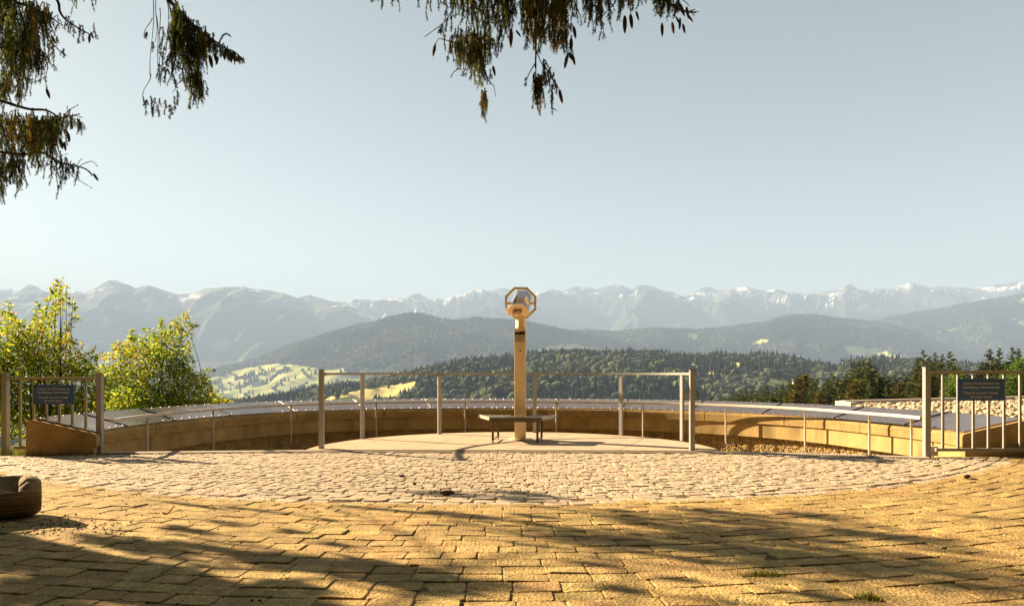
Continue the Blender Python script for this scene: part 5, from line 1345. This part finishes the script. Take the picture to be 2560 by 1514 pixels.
# dry moss and grass in the joints, fallen needles and crumbs: nobody could count them
def jbox(g, n):
    r = AR + g.random(n) ** 1.0 * 3.4; k = np.round((r - AR) / .1365); a = g.uniform(-2.2, -.75, n)
    rr2 = AR + k * .1365 + g.normal(0, .012, n)
    x = AX + rr2 * np.cos(a); y = AY + rr2 * np.sin(a)
    kk = fbm(x * .9, y * .9, 3, 12) > .56
    return np.column_stack([x, y, np.full(n, -.014)])[kk]
o = blades(9000, jbox, .010, .028, 14, [(.20, .15, .03), (.26, .17, .04), (.12, .12, .02), (.16, .10, .03)], w=.004).build('joint_grass', M['grass']); tag(o, None, None, None, 'stuff')
n = 3000
x = rng.uniform(-4.5, 4.5, n); y = rng.uniform(2.7, 6.6, n)
k = fbm(x * .7 + 5, y * .7, 3, 40) > .42
pebbles(np.column_stack([x, y])[k], -.002, .002, .007, 8, 'needle_litter', None, M['pebble'], (.07, .045, .02), .8)['kind'] = 'stuff'
xg = rng.normal(-3.0, .38, 1400); yg = rng.normal(4.15, .16, 1400)
pebbles(np.column_stack([xg, yg]), -.004, .002, .008, 9, 'gravel_scatter', None, M['pebble'], (.17, .16, .11), 1.0)['kind'] = 'stuff'

# ================================================================== air, light, sky, camera
SUN_EL, SUN_AZ = math.radians(25.2), math.atan2(-.878, .478)      # azimuth from +Y towards +X
hz = MB(); hz.box((0, 4800, 300), (19000, 16500, 1402))
hm = bpy.data.materials.new('haze'); hm.use_nodes = True; nt = hm.node_tree; nt.nodes.clear()
ho = nt.nodes.new('ShaderNodeOutputMaterial'); pv = nt.nodes.new('ShaderNodeVolumePrincipled')
pv.inputs['Color'].default_value = HAZECOL; pv.inputs['Density'].default_value = HAZE; pv.inputs['Anisotropy'].default_value = .0
nt.links.new(pv.outputs['Volume'], ho.inputs['Volume'])
o = hz.build('haze', hm); tag(o, None, None, None, 'stuff')

w = bpy.data.worlds.new('World'); SC.world = w; w.use_nodes = True
nt = w.node_tree; bg = nt.nodes['Background']
sk = nt.nodes.new('ShaderNodeTexSky'); sk.sky_type = 'NISHITA'; sk.sun_disc = False
sk.sun_elevation = SUN_EL; sk.sun_rotation = SUN_AZ; sk.altitude = ALT; sk.air_density = AIR; sk.dust_density = DUST; sk.ozone_density = OZONE
tint = nt.nodes.new('ShaderNodeVectorMath'); tint.operation = 'MULTIPLY'; tint.inputs[1].default_value = SKYTINT
nt.links.new(sk.outputs['Color'], tint.inputs[0]); nt.links.new(tint.outputs['Vector'], bg.inputs['Color']); bg.inputs['Strength'].default_value = SKY

s = bpy.data.lights.new('sun', 'SUN'); s.energy = SUN; s.angle = math.radians(.53); s.color = SUNCOL
so = bpy.data.objects.new('sun', s); COL.objects.link(so)
sd = Vector((math.sin(SUN_AZ) * math.cos(SUN_EL), math.cos(SUN_AZ) * math.cos(SUN_EL), math.sin(SUN_EL)))
so.rotation_euler = sd.to_track_quat('Z', 'Y').to_euler()

cam = bpy.data.cameras.new('camera'); co = bpy.data.objects.new('camera', cam); COL.objects.link(co)
co.location = (0, 0, CAMZ); co.rotation_euler = (PI / 2, 0, 0)
cam.sensor_width = 36; cam.lens = 36 * F / 2560; cam.shift_y = (HZ - 757) / 2560
cam.clip_start = .05; cam.clip_end = 60000
SC.camera = co
SC.view_settings.view_transform = 'Standard'; SC.view_settings.look = 'None'
SC.view_settings.exposure = EXPO; SC.view_settings.gamma = 1.0
cy = SC.cycles
cy.max_bounces = 6; cy.diffuse_bounces = 3; cy.glossy_bounces = 3; cy.transmission_bounces = 4; cy.transparent_max_bounces = 8; cy.volume_bounces = 1
cy.use_denoising = True
cy.sample_clamp_indirect = 6
